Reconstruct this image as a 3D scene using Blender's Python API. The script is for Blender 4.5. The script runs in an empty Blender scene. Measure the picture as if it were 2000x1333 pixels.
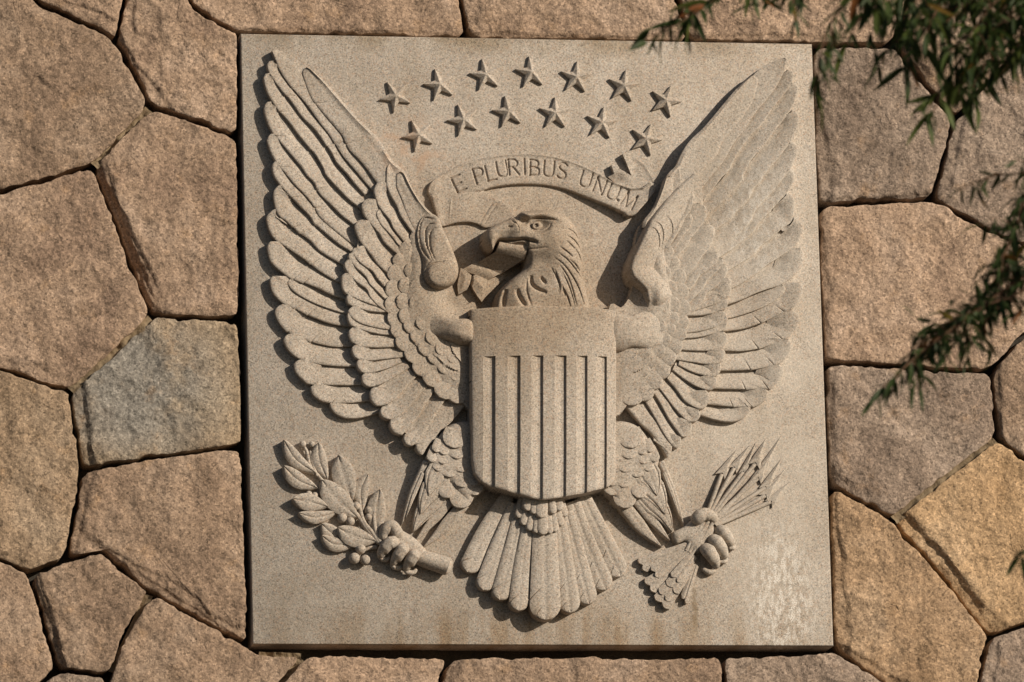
import bpy, math, random
import numpy as np
from mathutils import Vector, Matrix

scene = bpy.context.scene
COL = scene.collection
rng = np.random.default_rng(7)
random.seed(7)

# ------------------------------------------------------------------ camera, sky, sun
# Wall frame: u = right along the wall, v = up from the panel's middle, w = out of the wall.
# World: X = u, Y = -w, Z = v + ZC (metres).
ZC = 8.06
CAM = np.array([-5.75453477, -6.41412008, 30.25911256])
CR = np.array([[0.98365669, -0.01056002, -0.17974429],
               [-0.02672276, 0.97866073, -0.20373774],
               [0.17806015, 0.20521126, 0.96238398]])


def wv(p):
    return Vector((p[0], -p[2], p[1] + ZC))


cd = bpy.data.cameras.new("camera")
cam = bpy.data.objects.new("camera", cd)
COL.objects.link(cam)
ax = [Vector((CR[0, i], -CR[2, i], CR[1, i])) for i in range(3)]
m = Matrix.Identity(4)
for i in range(3):
    for r in range(3):
        m[r][i] = ax[i][r]
m.translation = wv(CAM)
cam.matrix_world = m
cd.sensor_width = 36.0
cd.lens = 36.0 * 15000.0 / 2000.0
cd.clip_start = 0.5
cd.clip_end = 6000.0
cd.dof.use_dof = True
cd.dof.focus_distance = 31.35
cd.dof.aperture_fstop = 6.6
scene.camera = cam

SUN = Vector((0.69, -0.62, 0.37)).normalized()      # direction towards the sun
elev = math.asin(SUN.z)
azim = math.atan2(SUN.x, SUN.y)
world = bpy.data.worlds.new("World")
scene.world = world
world.use_nodes = True
wn = world.node_tree
bg = wn.nodes["Background"]
sky = wn.nodes.new("ShaderNodeTexSky")
sky.sky_type = 'NISHITA'
sky.sun_disc = False
sky.sun_elevation = elev
sky.sun_rotation = azim
sky.air_density = 1.0
sky.dust_density = 1.5
wn.links.new(sky.outputs[0], bg.inputs[0])
bg.inputs[1].default_value = 0.05

sd = bpy.data.lights.new("sun", 'SUN')
sd.energy = 4.9
sd.angle = math.radians(0.53)
sd.color = (1.0, 0.89, 0.745)
sun = bpy.data.objects.new("sun", sd)
COL.objects.link(sun)
sun.rotation_euler = SUN.to_track_quat('Z', 'Y').to_euler()
sun.location = (20, -20, 25)

scene.view_settings.view_transform = 'Standard'
scene.view_settings.look = 'None'
scene.view_settings.exposure = -0.1
scene.view_settings.gamma = 1.0
scene.view_settings.use_curve_mapping = False

# ------------------------------------------------------------------ drawing sheet -> wall plane
# The carving was drawn on a sheet of 2000 x 1333 units; this homography lays the sheet on the wall plane.
HM = np.array([[0.00212676, -0.0000595, -2.18985818],
               [0.00002304, -0.00213646, 1.39270649],
               [-0.0000123, 0.00001417, 1.0]])
S = 0.002133        # metres per sheet unit


def lay(x, y, z, zref=0.0):
    """sheet x, y and height z (sheet units) -> world coordinates, arrays; zref = height the outline was drawn at"""
    x = np.asarray(x, float); y = np.asarray(y, float); z = np.asarray(z, float)
    d = HM[2, 0] * x + HM[2, 1] * y + HM[2, 2]
    u = (HM[0, 0] * x + HM[0, 1] * y + HM[0, 2]) / d
    v = (HM[1, 0] * x + HM[1, 1] * y + HM[1, 2]) / d
    k = zref * S / CAM[2]
    u = u + (CAM[0] - u) * k
    v = v + (CAM[1] - v) * k
    return np.stack([u, -z * S, v + ZC], -1)


# ------------------------------------------------------------------ numeric helpers
def vnoise(x, y, seed=0):
    xi = np.floor(x).astype(np.int64); yi = np.floor(y).astype(np.int64)
    fx = x - xi; fy = y - yi
    fx = fx * fx * fx * (fx * (fx * 6 - 15) + 10); fy = fy * fy * fy * (fy * (fy * 6 - 15) + 10)

    def h(a, b):
        n = (a * 374761393 + b * 668265263 + seed * 974711) & 0x7fffffff
        n = ((n ^ (n >> 13)) * 1274126177) & 0x7fffffff
        return ((n ^ (n >> 16)) & 0xffff) / 32767.5 - 1.0
    a = h(xi, yi); b = h(xi + 1, yi); c = h(xi, yi + 1); d = h(xi + 1, yi + 1)
    return (a * (1 - fx) + b * fx) * (1 - fy) + (c * (1 - fx) + d * fx) * fy


def fbm(x, y, scale, octs=3, seed=0, gain=0.5):
    s = 0; a = 1.0; f = 1.0 / scale
    for o in range(octs):
        s = s + a * vnoise(x * f + 17.3 * o, y * f - 9.1 * o, seed + o * 13)
        a *= gain; f *= 2.03
    return s


def spline(pts, n, closed=False):
    """centripetal-ish Catmull-Rom through pts, resampled to n points evenly by length"""
    P = np.asarray(pts, float)
    if len(P) == 2:
        t = np.linspace(0, 1, n)[:, None]
        return P[0] * (1 - t) + P[1] * t
    if closed:
        Q = np.vstack([P[-1], P, P[0], P[1]])
    else:
        Q = np.vstack([2 * P[0] - P[1], P, 2 * P[-1] - P[-2]])
    out = []
    for i in range(1, len(Q) - 2):
        p0, p1, p2, p3 = Q[i - 1:i + 3]
        for t in np.linspace(0, 1, 12, endpoint=False):
            out.append(0.5 * (2 * p1 + (p2 - p0) * t + (2 * p0 - 5 * p1 + 4 * p2 - p3) * t * t + (3 * p1 - p0 - 3 * p2 + p3) * t ** 3))
    if not closed:
        out.append(Q[-2])
    else:
        out.append(out[0])
    return resample(np.array(out), n)


def resample(P, n):
    d = np.r_[0, np.cumsum(np.linalg.norm(np.diff(P, axis=0), axis=1))]
    t = np.linspace(0, d[-1], n)
    return np.stack([np.interp(t, d, P[:, k]) for k in range(P.shape[1])], 1)


def smooth(P, k):
    Q = P.copy()
    for _ in range(k):
        Q[1:-1] = 0.25 * Q[:-2] + 0.5 * Q[1:-1] + 0.25 * Q[2:]
    return Q


def seg_dist(X, Y, poly, closed=True):
    """unsigned distance to a polyline, parameter along it, and side sign"""
    P = np.asarray(poly, float)
    Q = np.vstack([P, P[:1]]) if closed else P
    best = np.full(X.shape, 1e9); par = np.zeros(X.shape); side = np.zeros(X.shape)
    L = np.linalg.norm(np.diff(Q, axis=0), axis=1); tot = L.sum(); acc = 0
    for i in range(len(Q) - 1):
        a = Q[i]; e = Q[i + 1] - a; l2 = max(1e-9, e @ e)
        t = np.clip(((X - a[0]) * e[0] + (Y - a[1]) * e[1]) / l2, 0, 1)
        dx = X - a[0] - t * e[0]; dy = Y - a[1] - t * e[1]
        d = np.hypot(dx, dy)
        m_ = d < best
        best = np.where(m_, d, best)
        par = np.where(m_, (acc + t * L[i]) / tot, par)
        side = np.where(m_, np.sign(e[0] * (Y - a[1]) - e[1] * (X - a[0])), side)
        acc += L[i]
    return best, par, side


def inside(X, Y, poly):
    P = np.asarray(poly, float); n = len(P); c = np.zeros(X.shape, bool)
    for i in range(n):
        x1, y1 = P[i]; x2, y2 = P[(i + 1) % n]
        if y1 == y2:
            continue
        cr = ((y1 > Y) != (y2 > Y)) & (X < (x2 - x1) * (Y - y1) / (y2 - y1) + x1)
        c ^= cr
    return c


def sstep(a, b, x):
    t = np.clip((x - a) / (b - a), 0, 1)      # b < a gives a falling step
    return t * t * (3 - 2 * t)


def dome(sdist, R):
    t = np.clip(sdist / R, 0, 1)
    return np.sqrt(np.clip(1 - (1 - t) ** 2, 0, 1))


# ------------------------------------------------------------------ object helpers
def link(name, me, parent=None, mat=None):
    o = bpy.data.objects.new(name, me)
    COL.objects.link(o)
    if parent is not None:
        o.parent = parent
    if me is not None and mat is not None and len(me.materials) == 0:
        me.materials.append(mat)
    return o


def mesh_obj(name, verts, faces, mat, parent=None, sharp=38, flip=False):
    me = bpy.data.meshes.new(name)
    va = np.asarray(verts, float)
    fa = np.array([(f[0], f[1], f[2], f[-1]) for f in faces])
    ny = np.cross(va[fa[:, 1]] - va[fa[:, 0]], va[fa[:, 2]] - va[fa[:, 0]])[:, 1]
    if ny.sum() > 0.02 * np.abs(ny).sum():           # open shells must face out of the wall
        faces = [tuple(reversed(f)) for f in faces]
    me.from_pydata([tuple(v) for v in verts], [], [tuple(f) for f in faces])
    me.polygons.foreach_set("use_smooth", [True] * len(me.polygons))
    me.update()
    if sharp:
        me.set_sharp_from_angle(angle=math.radians(sharp))
    return link(name, me, parent, mat)


def empty(name, loc, parent=None):
    o = link(name, None, parent)
    o.empty_display_size = 0.1
    if parent is None:
        o.location = loc
    return o


def tag(o, label=None, cat=None, group=None, kind=None):
    if label: o["label"] = label
    if cat: o["category"] = cat
    if group: o["group"] = group
    if kind: o["kind"] = kind
    return o


def grid_faces(nr, nc, closed=False):
    f = []
    for i in range(nr - 1):
        for j in range(nc if closed else nc - 1):
            k = (j + 1) % nc
            f.append((i * nc + j, i * nc + k, (i + 1) * nc + k, (i + 1) * nc + j))
    return f


# ------------------------------------------------------------------ materials
def new_mat(name):
    mt = bpy.data.materials.new(name)
    mt.use_nodes = True
    nt = mt.node_tree
    b = nt.nodes["Principled BSDF"]
    return mt, nt, b


class NB:
    def __init__(self, nt):
        self.nt = nt
        self.geo = nt.nodes.new("ShaderNodeNewGeometry")
        self.pos = self.geo.outputs["Position"]

    def link(self, a, b):
        self.nt.links.new(a, b)

    def noise(self, scale, detail=2.0, rough=0.5, vec=None, out="Fac", dist=0.0):
        n = self.nt.nodes.new("ShaderNodeTexNoise")
        n.inputs["Scale"].default_value = scale
        n.inputs["Detail"].default_value = detail
        n.inputs["Roughness"].default_value = rough
        n.inputs["Distortion"].default_value = dist
        self.link(vec or self.pos, n.inputs["Vector"])
        return n.outputs[out]

    def voro(self, scale, out="Color", vec=None, feat='F1'):
        n = self.nt.nodes.new("ShaderNodeTexVoronoi")
        n.feature = feat
        n.inputs["Scale"].default_value = scale
        self.link(vec or self.pos, n.inputs["Vector"])
        return n.outputs[out]

    def ramp(self, fac, stops, interp='LINEAR'):
        n = self.nt.nodes.new("ShaderNodeValToRGB")
        n.color_ramp.interpolation = interp
        el = n.color_ramp.elements
        while len(el) < len(stops):
            el.new(0.5)
        for e, (p, c) in zip(el, stops):
            e.position = p
            e.color = c if len(c) == 4 else (*c, 1)
        self.link(fac, n.inputs[0])
        return n.outputs[0]

    def g(self, v):
        return (v, v, v)

    def mix(self, fac, a, b, mode='MIX'):
        n = self.nt.nodes.new("ShaderNodeMix")
        n.data_type = 'RGBA'
        n.blend_type = mode
        if isinstance(fac, (int, float)):
            n.inputs[0].default_value = fac
        else:
            self.link(fac, n.inputs[0])
        for v, i in ((a, 6), (b, 7)):
            if isinstance(v, tuple):
                n.inputs[i].default_value = (*v, 1)
            else:
                self.link(v, n.inputs[i])
        return n.outputs[2]

    def sep(self, col):
        n = self.nt.nodes.new("ShaderNodeSeparateColor")
        self.link(col, n.inputs[0])
        return n.outputs

    def math(self, op, a, b=0.0, c=None, clamp=False):
        n = self.nt.nodes.new("ShaderNodeMath")
        n.operation = op
        n.use_clamp = clamp
        for i, v in enumerate((a, b) if c is None else (a, b, c)):
            if isinstance(v, (int, float)):
                n.inputs[i].default_value = v
            else:
                self.link(v, n.inputs[i])
        return n.outputs[0]

    def mapr(self, v, a, b, c=0.0, d=1.0):
        n = self.nt.nodes.new("ShaderNodeMapRange")
        n.interpolation_type = 'SMOOTHSTEP'
        self.link(v, n.inputs[0])
        for i, k in enumerate((a, b, c, d)):
            n.inputs[i + 1].default_value = k
        return n.outputs[0]

    def vmap(self, scale, loc=(0, 0, 0)):
        n = self.nt.nodes.new("ShaderNodeMapping")
        n.inputs["Scale"].default_value = scale
        n.inputs["Location"].default_value = loc
        self.link(self.pos, n.inputs["Vector"])
        return n.outputs[0]

    def spot(self, x, y, rx, ry, z=0.0):
        """soft elliptical mask on the wall plane round a point of the drawing sheet"""
        c = lay(x, y, 0)
        n = self.nt.nodes.new("ShaderNodeMapping")
        n.vector_type = 'POINT'
        sx, sz = 1 / (rx * S), 1 / (ry * S)
        n.inputs["Scale"].default_value = (sx, 0, sz)
        n.inputs["Location"].default_value = (-c[0] * sx, 0, -c[2] * sz)
        self.link(self.pos, n.inputs["Vector"])
        l = self.nt.nodes.new("ShaderNodeVectorMath")
        l.operation = 'LENGTH'
        self.link(n.outputs[0], l.inputs[0])
        return self.mapr(l.outputs["Value"], 1.0, 0.25)

    def bump(self, h, strength, dist, normal=None):
        n = self.nt.nodes.new("ShaderNodeBump")
        n.inputs["Strength"].default_value = strength
        n.inputs["Distance"].default_value = dist
        self.link(h, n.inputs["Height"])
        if normal is not None:
            self.link(normal, n.inputs["Normal"])
        return n.outputs[0]


def granite():
    mt, nt, b = new_mat("carved_granite")
    q = NB(nt)
    base = q.ramp(q.noise(3.2, 4, 0.6), [(0.3, (0.375, 0.320, 0.260)), (0.52, (0.430, 0.375, 0.314)), (0.75, (0.475, 0.424, 0.366))])
    # crystals: salt, pepper and pink feldspar
    c1 = q.sep(q.voro(235.0))
    c2 = q.sep(q.voro(210.0))
    n1 = q.noise(330.0, 2, 0.6)
    tone = q.ramp(c1[0], [(0.0, q.g(0.48)), (0.12, q.g(0.74)), (0.35, q.g(0.94)), (0.7, q.g(1.06)), (1.0, q.g(1.34))])
    col = q.mix(1.0, base, tone, 'MULTIPLY')
    tone2 = q.ramp(n1, [(0.25, q.g(0.80)), (0.5, q.g(1.0)), (0.75, q.g(1.22))])
    col = q.mix(1.0, col, tone2, 'MULTIPLY')
    pink = q.ramp(c2[1], [(0.80, q.g(0)), (0.93, q.g(0.32))])
    col = q.mix(pink, col, (0.50, 0.30, 0.19))
    grey = q.ramp(c2[2], [(0.80, q.g(0)), (0.95, q.g(0.35))])
    col = q.mix(grey, col, (0.26, 0.27, 0.29))
    # weather: brown water stain over the middle, rain streaks, pale salts
    st = q.noise(2.2, 5, 0.62, dist=0.4)
    brown = q.math('MULTIPLY', q.spot(985, 560, 330, 330), q.mapr(st, 0.26, 0.60), clamp=True)
    brown = q.math('MULTIPLY', brown, 0.68)
    col = q.mix(brown, col, (0.76, 0.655, 0.53), 'MULTIPLY')
    streak = q.noise(1.0, 4, 0.6, vec=q.vmap((9.0, 3.0, 0.9)))
    low = q.math('MULTIPLY', q.spot(1060, 1265, 760, 120), q.mapr(streak, 0.38, 0.64))
    col = q.mix(q.math('MULTIPLY', low, 0.85), col, (0.72, 0.60, 0.46), 'MULTIPLY')
    col = q.mix(1.0, col, q.ramp(q.noise(1.0, 5, 0.65, vec=q.vmap((7.0, 2.0, 1.3), (3, 1, 2))), [(0.3, (0.90, 0.88, 0.85)), (0.5, q.g(1.0)), (0.72, (1.07, 1.07, 1.07))]), 'MULTIPLY')
    top = q.math('MULTIPLY', q.spot(1030, 70, 900, 55), q.mapr(q.noise(5.0, 4, 0.6), 0.35, 0.65))
    col = q.mix(q.math('MULTIPLY', top, 0.9), col, (0.66, 0.60, 0.50), 'MULTIPLY')
    pink2 = q.math('MULTIPLY', q.spot(800, 290, 130, 90), q.mapr(q.noise(14.0, 3, 0.6), 0.45, 0.68))
    col = q.mix(q.math('MULTIPLY', pink2, 0.45), col, (0.52, 0.32, 0.20))
    eff = q.noise(230.0, 3, 0.6)
    salts = q.math('MULTIPLY', q.math('MULTIPLY', q.math('MAXIMUM', q.spot(1525, 1170, 100, 200), q.math('MULTIPLY', q.spot(1470, 430, 110, 190), 0.55)), q.mapr(q.noise(1.0, 5, 0.74, vec=q.vmap((46.0, 40.0, 19.0))), 0.46, 0.56)), q.mapr(eff, 0.44, 0.52))
    pale = q.math('MULTIPLY', q.math('MAXIMUM', q.spot(610, 1210, 190, 70), q.spot(1480, 700, 260, 700)), q.mapr(q.noise(4.0, 5, 0.65), 0.35, 0.65))
    col = q.mix(q.math('MULTIPLY', pale, 0.35), col, (0.62, 0.565, 0.49))
    col = q.mix(q.math('MULTIPLY', salts, 0.85), col, (0.80, 0.76, 0.70))
    rain = q.math('MULTIPLY', q.spot(1357, 1190, 9, 62), q.mapr(q.noise(30, 3), 0.3, 0.5))
    col = q.mix(q.math('MULTIPLY', rain, 0.6), col, (0.20, 0.14, 0.075))
    nt.links.new(col, b.inputs["Base Color"])
    b.inputs["Roughness"].default_value = 0.82
    b.inputs["Specular IOR Level"].default_value = 0.25
    h = q.math('ADD', q.math('MULTIPLY', n1, 0.6), q.math('MULTIPLY', q.noise(120.0, 3, 0.6), 0.8))
    bm1 = q.bump(q.noise(28.0, 4, 0.55), 0.35, 0.006)
    nt.links.new(q.bump(h, 0.42, 0.0022, bm1), b.inputs["Normal"])
    return mt


def fieldstone(name, ca, cb, cc, stain=None):
    """rough rock: three tones mixed by noise, crystals, fractured relief"""
    mt, nt, b = new_mat(name)
    q = NB(nt)
    ob = nt.nodes.new("ShaderNodeObjectInfo")
    shift = nt.nodes.new("ShaderNodeVectorMath")
    shift.operation = 'ADD'
    q.link(q.pos, shift.inputs[0])
    cmb = nt.nodes.new("ShaderNodeCombineXYZ")
    for k_, f_ in enumerate((37.0, 11.0, 53.0)):
        q.link(q.math('MULTIPLY', ob.outputs["Random"], f_), cmb.inputs[k_])
    q.link(cmb.outputs[0], shift.inputs[1])
    n0 = q.noise(2.8, 6, 0.66, vec=shift.outputs[0], dist=0.5)
    col = q.ramp(n0, [(0.32, ca), (0.5, cb), (0.68, cc)])
    br = q.ramp(ob.outputs["Random"], [(0.0, q.g(0.90)), (0.5, q.g(1.0)), (1.0, q.g(1.10))])
    col = q.mix(1.0, col, br, 'MULTIPLY')
    if stain:
        f = q.math('MULTIPLY', q.spot(*stain[0]), q.mapr(q.noise(5.0, 5, 0.65), 0.20, 0.55))
        col = q.mix(q.math('MULTIPLY', f, 0.9, clamp=True), col, stain[1])
    patch = q.mapr(q.noise(9.0, 5, 0.68), 0.55, 0.72)
    col = q.mix(q.math('MULTIPLY', patch, 0.32), col, (0.40, 0.24, 0.12))
    dark = q.mapr(q.noise(6.0, 6, 0.7, vec=q.vmap((1, 1, 1), (5, 3, 8))), 0.56, 0.76)
    col = q.mix(q.math('MULTIPLY', dark, 0.55), col, (0.12, 0.085, 0.06))
    c1 = q.sep(q.voro(125.0))
    tone = q.ramp(c1[0], [(0.0, q.g(0.55)), (0.15, q.g(0.78)), (0.4, q.g(0.95)), (0.75, q.g(1.07)), (1.0, q.g(1.38))])
    col = q.mix(1.0, col, tone, 'MULTIPLY')
    mot = q.noise(38.0, 4, 0.7)
    rnd2 = q.math('FRACT', q.math('MULTIPLY', ob.outputs["Random"], 7.31))
    col = q.mix(q.math('MULTIPLY_ADD', rnd2, 0.9, 0.35), col, q.mix(1.0, col, q.ramp(mot, [(0.25, q.g(0.62)), (0.5, q.g(1.0)), (0.75, q.g(1.32))]), 'MULTIPLY'))
    n1 = q.noise(150.0, 3, 0.65)
    col = q.mix(1.0, col, q.ramp(n1, [(0.25, q.g(0.72)), (0.5, q.g(1.0)), (0.75, q.g(1.28))]), 'MULTIPLY')
    nt.links.new(col, b.inputs["Base Color"])
    b.inputs["Roughness"].default_value = 0.86
    b.inputs["Specular IOR Level"].default_value = 0.22
    fr = q.noise(3.6, 3, 0.55, vec=q.vmap((1.5, 1, 0.8), (2, 0, 5)))
    crack = q.math('MULTIPLY', q.mapr(fr, 0.499, 0.507), q.mapr(q.noise(2.6, 2, 0.5, vec=q.vmap((1, 1, 1), (9, 4, 1))), 0.54, 0.62))
    bm0 = q.bump(q.noise(6.5, 3, 0.55), 0.8, 0.05)
    bmc = q.bump(crack, 0.35, 0.008, bm0)
    bm1 = q.bump(q.noise(38.0, 3, 0.6), 0.33, 0.009, bmc)
    bm2 = q.bump(q.math('ADD', q.noise(150.0, 2, 0.5), q.math('MULTIPLY', c1[1], 0.35)), 0.55, 0.0036, bm1)
    nt.links.new(bm2, b.inputs["Normal"])
    return mt


def simple_mat(name, ca, cb, scale, rough=0.9, bscale=60, bstr=0.5, bdist=0.01):
    mt, nt, b = new_mat(name)
    q = NB(nt)
    nt.links.new(q.ramp(q.noise(scale, 5, 0.65), [(0.3, ca), (0.7, cb)]), b.inputs["Base Color"])
    b.inputs["Roughness"].default_value = rough
    b.inputs["Specular IOR Level"].default_value = 0.2
    nt.links.new(q.bump(q.noise(bscale, 5, 0.65), bstr, bdist), b.inputs["Normal"])
    return mt


M_GRAN = granite()
M_ROSE = fieldstone("rose_brown_stone", (0.225, 0.155, 0.108), (0.302, 0.212, 0.147), (0.355, 0.262, 0.192))
M_TAN = fieldstone("tan_stone", (0.265, 0.182, 0.129), (0.348, 0.245, 0.172), (0.412, 0.303, 0.226))
M_MAUVE = fieldstone("mauve_stone", (0.220, 0.163, 0.124), (0.295, 0.224, 0.172), (0.352, 0.275, 0.217))
M_OCHRE = fieldstone("ochre_stone", (0.37, 0.240, 0.130), (0.470, 0.316, 0.182), (0.53, 0.38, 0.24))
M_GOLD = fieldstone("golden_brown_stone", (0.275, 0.180, 0.105), (0.355, 0.240, 0.147), (0.41, 0.292, 0.192))
M_BROWN = fieldstone("dull_brown_stone", (0.235, 0.164, 0.105), (0.305, 0.218, 0.144), (0.355, 0.265, 0.184))
M_GREY = fieldstone("grey_stained_stone", (0.265, 0.19, 0.122), (0.335, 0.248, 0.163), (0.39, 0.302, 0.207),
                    stain=((265, 745, 250, 250), (0.235, 0.220, 0.195)))
M_MORT = simple_mat("mortar", (0.19, 0.14, 0.085), (0.30, 0.228, 0.145), 6.0, bscale=45, bdist=0.02)
M_DEEP = simple_mat("shade_dark_joint_mortar", (0.035, 0.03, 0.024), (0.07, 0.058, 0.045), 6.0, bscale=45, bdist=0.02)  # bed mortar darker than the pointing: shade of the joints put into its colour
M_GROUND = simple_mat("paving", (0.05, 0.048, 0.044), (0.075, 0.072, 0.066), 0.8, bscale=20)
M_BARK = simple_mat("bark", (0.055, 0.04, 0.028), (0.12, 0.085, 0.055), 9.0, bscale=30, bstr=0.8, bdist=0.02)
M_TWIG = simple_mat("twig_bark", (0.07, 0.045, 0.025), (0.14, 0.075, 0.045), 20.0)


def leaf_mat(name, ca, cb):
    mt, nt, b = new_mat(name)
    q = NB(nt)
    ob = nt.nodes.new("ShaderNodeObjectInfo")
    c = q.ramp(ob.outputs["Random"], [(0.0, ca), (1.0, cb)])
    c = q.mix(1.0, c, q.ramp(q.noise(40, 3), [(0.3, q.g(0.75)), (0.7, q.g(1.25))]), 'MULTIPLY')
    nt.links.new(c, b.inputs["Base Color"])
    b.inputs["Roughness"].default_value = 0.55
    b.inputs["Specular IOR Level"].default_value = 0.3
    tr = nt.nodes.new("ShaderNodeBsdfTranslucent")
    nt.links.new(c, tr.inputs[0])
    mx = nt.nodes.new("ShaderNodeMixShader")
    mx.inputs[0].default_value = 0.38
    nt.links.new(b.outputs[0], mx.inputs[1])
    nt.links.new(tr.outputs[0], mx.inputs[2])
    nt.links.new(mx.outputs[0], nt.nodes["Material Output"].inputs[0])
    return mt


M_LEAF = leaf_mat("dark_green_leaf", (0.030, 0.052, 0.014), (0.090, 0.118, 0.024))
M_LEAFY = leaf_mat("turning_leaf", (0.15, 0.125, 0.02), (0.20, 0.07, 0.02))

# ------------------------------------------------------------------ ground
gv = [(-400, -400, 0), (400, -400, 0), (400, 400, 0), (-400, 400, 0)]
ground = mesh_obj("ground", gv, [(0, 1, 2, 3)], M_GROUND, sharp=0)
tag(ground, kind="structure")

# ------------------------------------------------------------------ rubble stone wall
wall = empty("stone_wall", (0, 0, 0))
tag(wall, "tall wall of irregular brown and ochre fieldstones with dark recessed joints around the carved slab", "wall", kind="thing")


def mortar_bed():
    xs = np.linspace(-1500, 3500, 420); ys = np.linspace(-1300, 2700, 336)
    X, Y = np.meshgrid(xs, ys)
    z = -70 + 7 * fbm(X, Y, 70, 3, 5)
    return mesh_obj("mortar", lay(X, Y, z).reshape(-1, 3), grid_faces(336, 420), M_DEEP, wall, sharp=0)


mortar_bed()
# solid masonry behind and below the part of the wall that is modelled stone by stone
def box(x0, x1, y0, y1, z0, z1):
    v = [(x, y, z) for z in (z0, z1) for y in (y0, y1) for x in (x0, x1)]
    f = [(0, 2, 3, 1), (4, 5, 7, 6), (0, 1, 5, 4), (2, 6, 7, 3), (0, 4, 6, 2), (1, 3, 7, 5)]
    return v, f


v_, f_ = box(-9, 9, 0.25, 0.9, 0.0, 14.0)
mesh_obj("wall_core", v_, f_, M_MORT, wall, sharp=0)


def stone(poly, mat, seed, inset=4.8, zf=0.0, ledges=(), n=190, fine=True, amp=1.0, rectside=False):
    """one rough stone: poly on the sheet; ledges = (side index, width, drop) broken strips along that side"""
    P = np.asarray(poly, float)
    area = 0.5 * np.sum(P[:, 0] * np.roll(P[:, 1], -1) - np.roll(P[:, 0], -1) * P[:, 1])
    if area < 0:
        P = P[::-1].copy()
        ledges = [((len(P) - 2 - s) % len(P), a, b) for s, a, b in ledges]
    m_ = len(P)
    e = np.roll(P, -1, 0) - P
    e /= np.linalg.norm(e, axis=1)[:, None]
    nrm = np.stack([-e[:, 1], e[:, 0]], 1)           # inward for this orientation
    Q = np.zeros_like(P)
    for i in range(m_):
        a, c = nrm[i - 1], nrm[i]
        b_ = a + c
        b_ /= max(1e-6, b_ @ a)
        l = np.linalg.norm(b_)
        if l > 2.2: b_ *= 2.2 / l
        Q[i] = P[i] + b_ * inset
    R_ = Q.copy()
    for r in (0.12, 0.2):                              # soften the corners
        out = []
        for i in range(len(R_)):
            a, c = R_[i], R_[(i + 1) % len(R_)]
            L = np.linalg.norm(c - a)
            k = min(r, 10.0 / max(L, 1))
            out += [a + (c - a) * k, c - (c - a) * k]
        R_ = np.array(out)
    B = resample(np.vstack([R_, R_[:1]]), n + 1)[:-1]
    d = np.roll(B, -1, 0) - np.roll(B, 1, 0)
    d /= np.linalg.norm(d, axis=1)[:, None] + 1e-9
    nn = np.stack([-d[:, 1], d[:, 0]], 1)
    wob = 2.0 * fbm(B[:, 0], B[:, 1], 46, 2, seed) + 1.7 * fbm(B[:, 0], B[:, 1], 11, 2, seed + 3) + 6.0 * np.clip(fbm(B[:, 0], B[:, 1], 30, 2, seed + 5) - 0.45, 0, 1)
    B = B + nn * wob[:, None]
    c = Q.mean(0)
    ks = [0, 0, 0.006, 0.015, 0.03, 0.05, 0.075, 0.1, 0.13, 0.16, 0.19, 0.22, 0.26, 0.3, 0.34, 0.38, 0.43, 0.48, 0.53, 0.58, 0.64, 0.7, 0.76, 0.82, 0.88, 0.94]
    if not fine:
        ks = [0, 0, 0.02, 0.05, 0.1, 0.18, 0.3, 0.45, 0.6, 0.8]
    rows = []
    for r, k in enumerate(ks):
        X = B[:, 0] + (c[0] - B[:, 0]) * k
        Y = B[:, 1] + (c[1] - B[:, 1]) * k
        if r == 0:
            z = np.full(n, -90.0)
        else:
            dist = np.linalg.norm(np.stack([X, Y], 1) - B, axis=1)
            z = zf + 2.0 * amp * fbm(X, Y, 190, 2, seed + 11) * 2 + 2.2 * amp * fbm(X, Y, 48, 3, seed + 21) + 0.9 * fbm(X, Y, 13, 2, seed + 31)
            z -= 1.3 * np.exp(-dist / 2.0) + 0.8 * np.exp(-dist / 8)
            for (si, wd, dr) in ledges:
                dd = (X - Q[si][0]) * nrm[si][0] + (Y - Q[si][1]) * nrm[si][1]
                ww = wd * (1 + 0.55 * fbm(X, Y, 110, 2, seed + 41 + si) + 0.10 * fbm(X, Y, 22, 2, seed + 51))
                z -= 0.42 * dr * sstep(0.0, 4.5, ww - dd) + 0.22 * dr * np.clip((ww - dd) / wd, 0, 1)
            # a few conchoidal scars
        rows.append(lay(X, Y, z))
    ctr = lay(c[0], c[1], zf + 2.0 * amp * 2 * float(fbm(np.array([c[0]]), np.array([c[1]]), 190, 2, seed + 11)[0]))
    V = np.vstack(rows + [ctr[None]])
    F = grid_faces(len(ks), n, True)
    l0 = (len(ks) - 1) * n
    F += [(l0 + j, l0 + (j + 1) % n, len(V) - 1) for j in range(n)]
    return mesh_obj("stone", V, F, mat, wall, sharp=48, flip=True)


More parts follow.
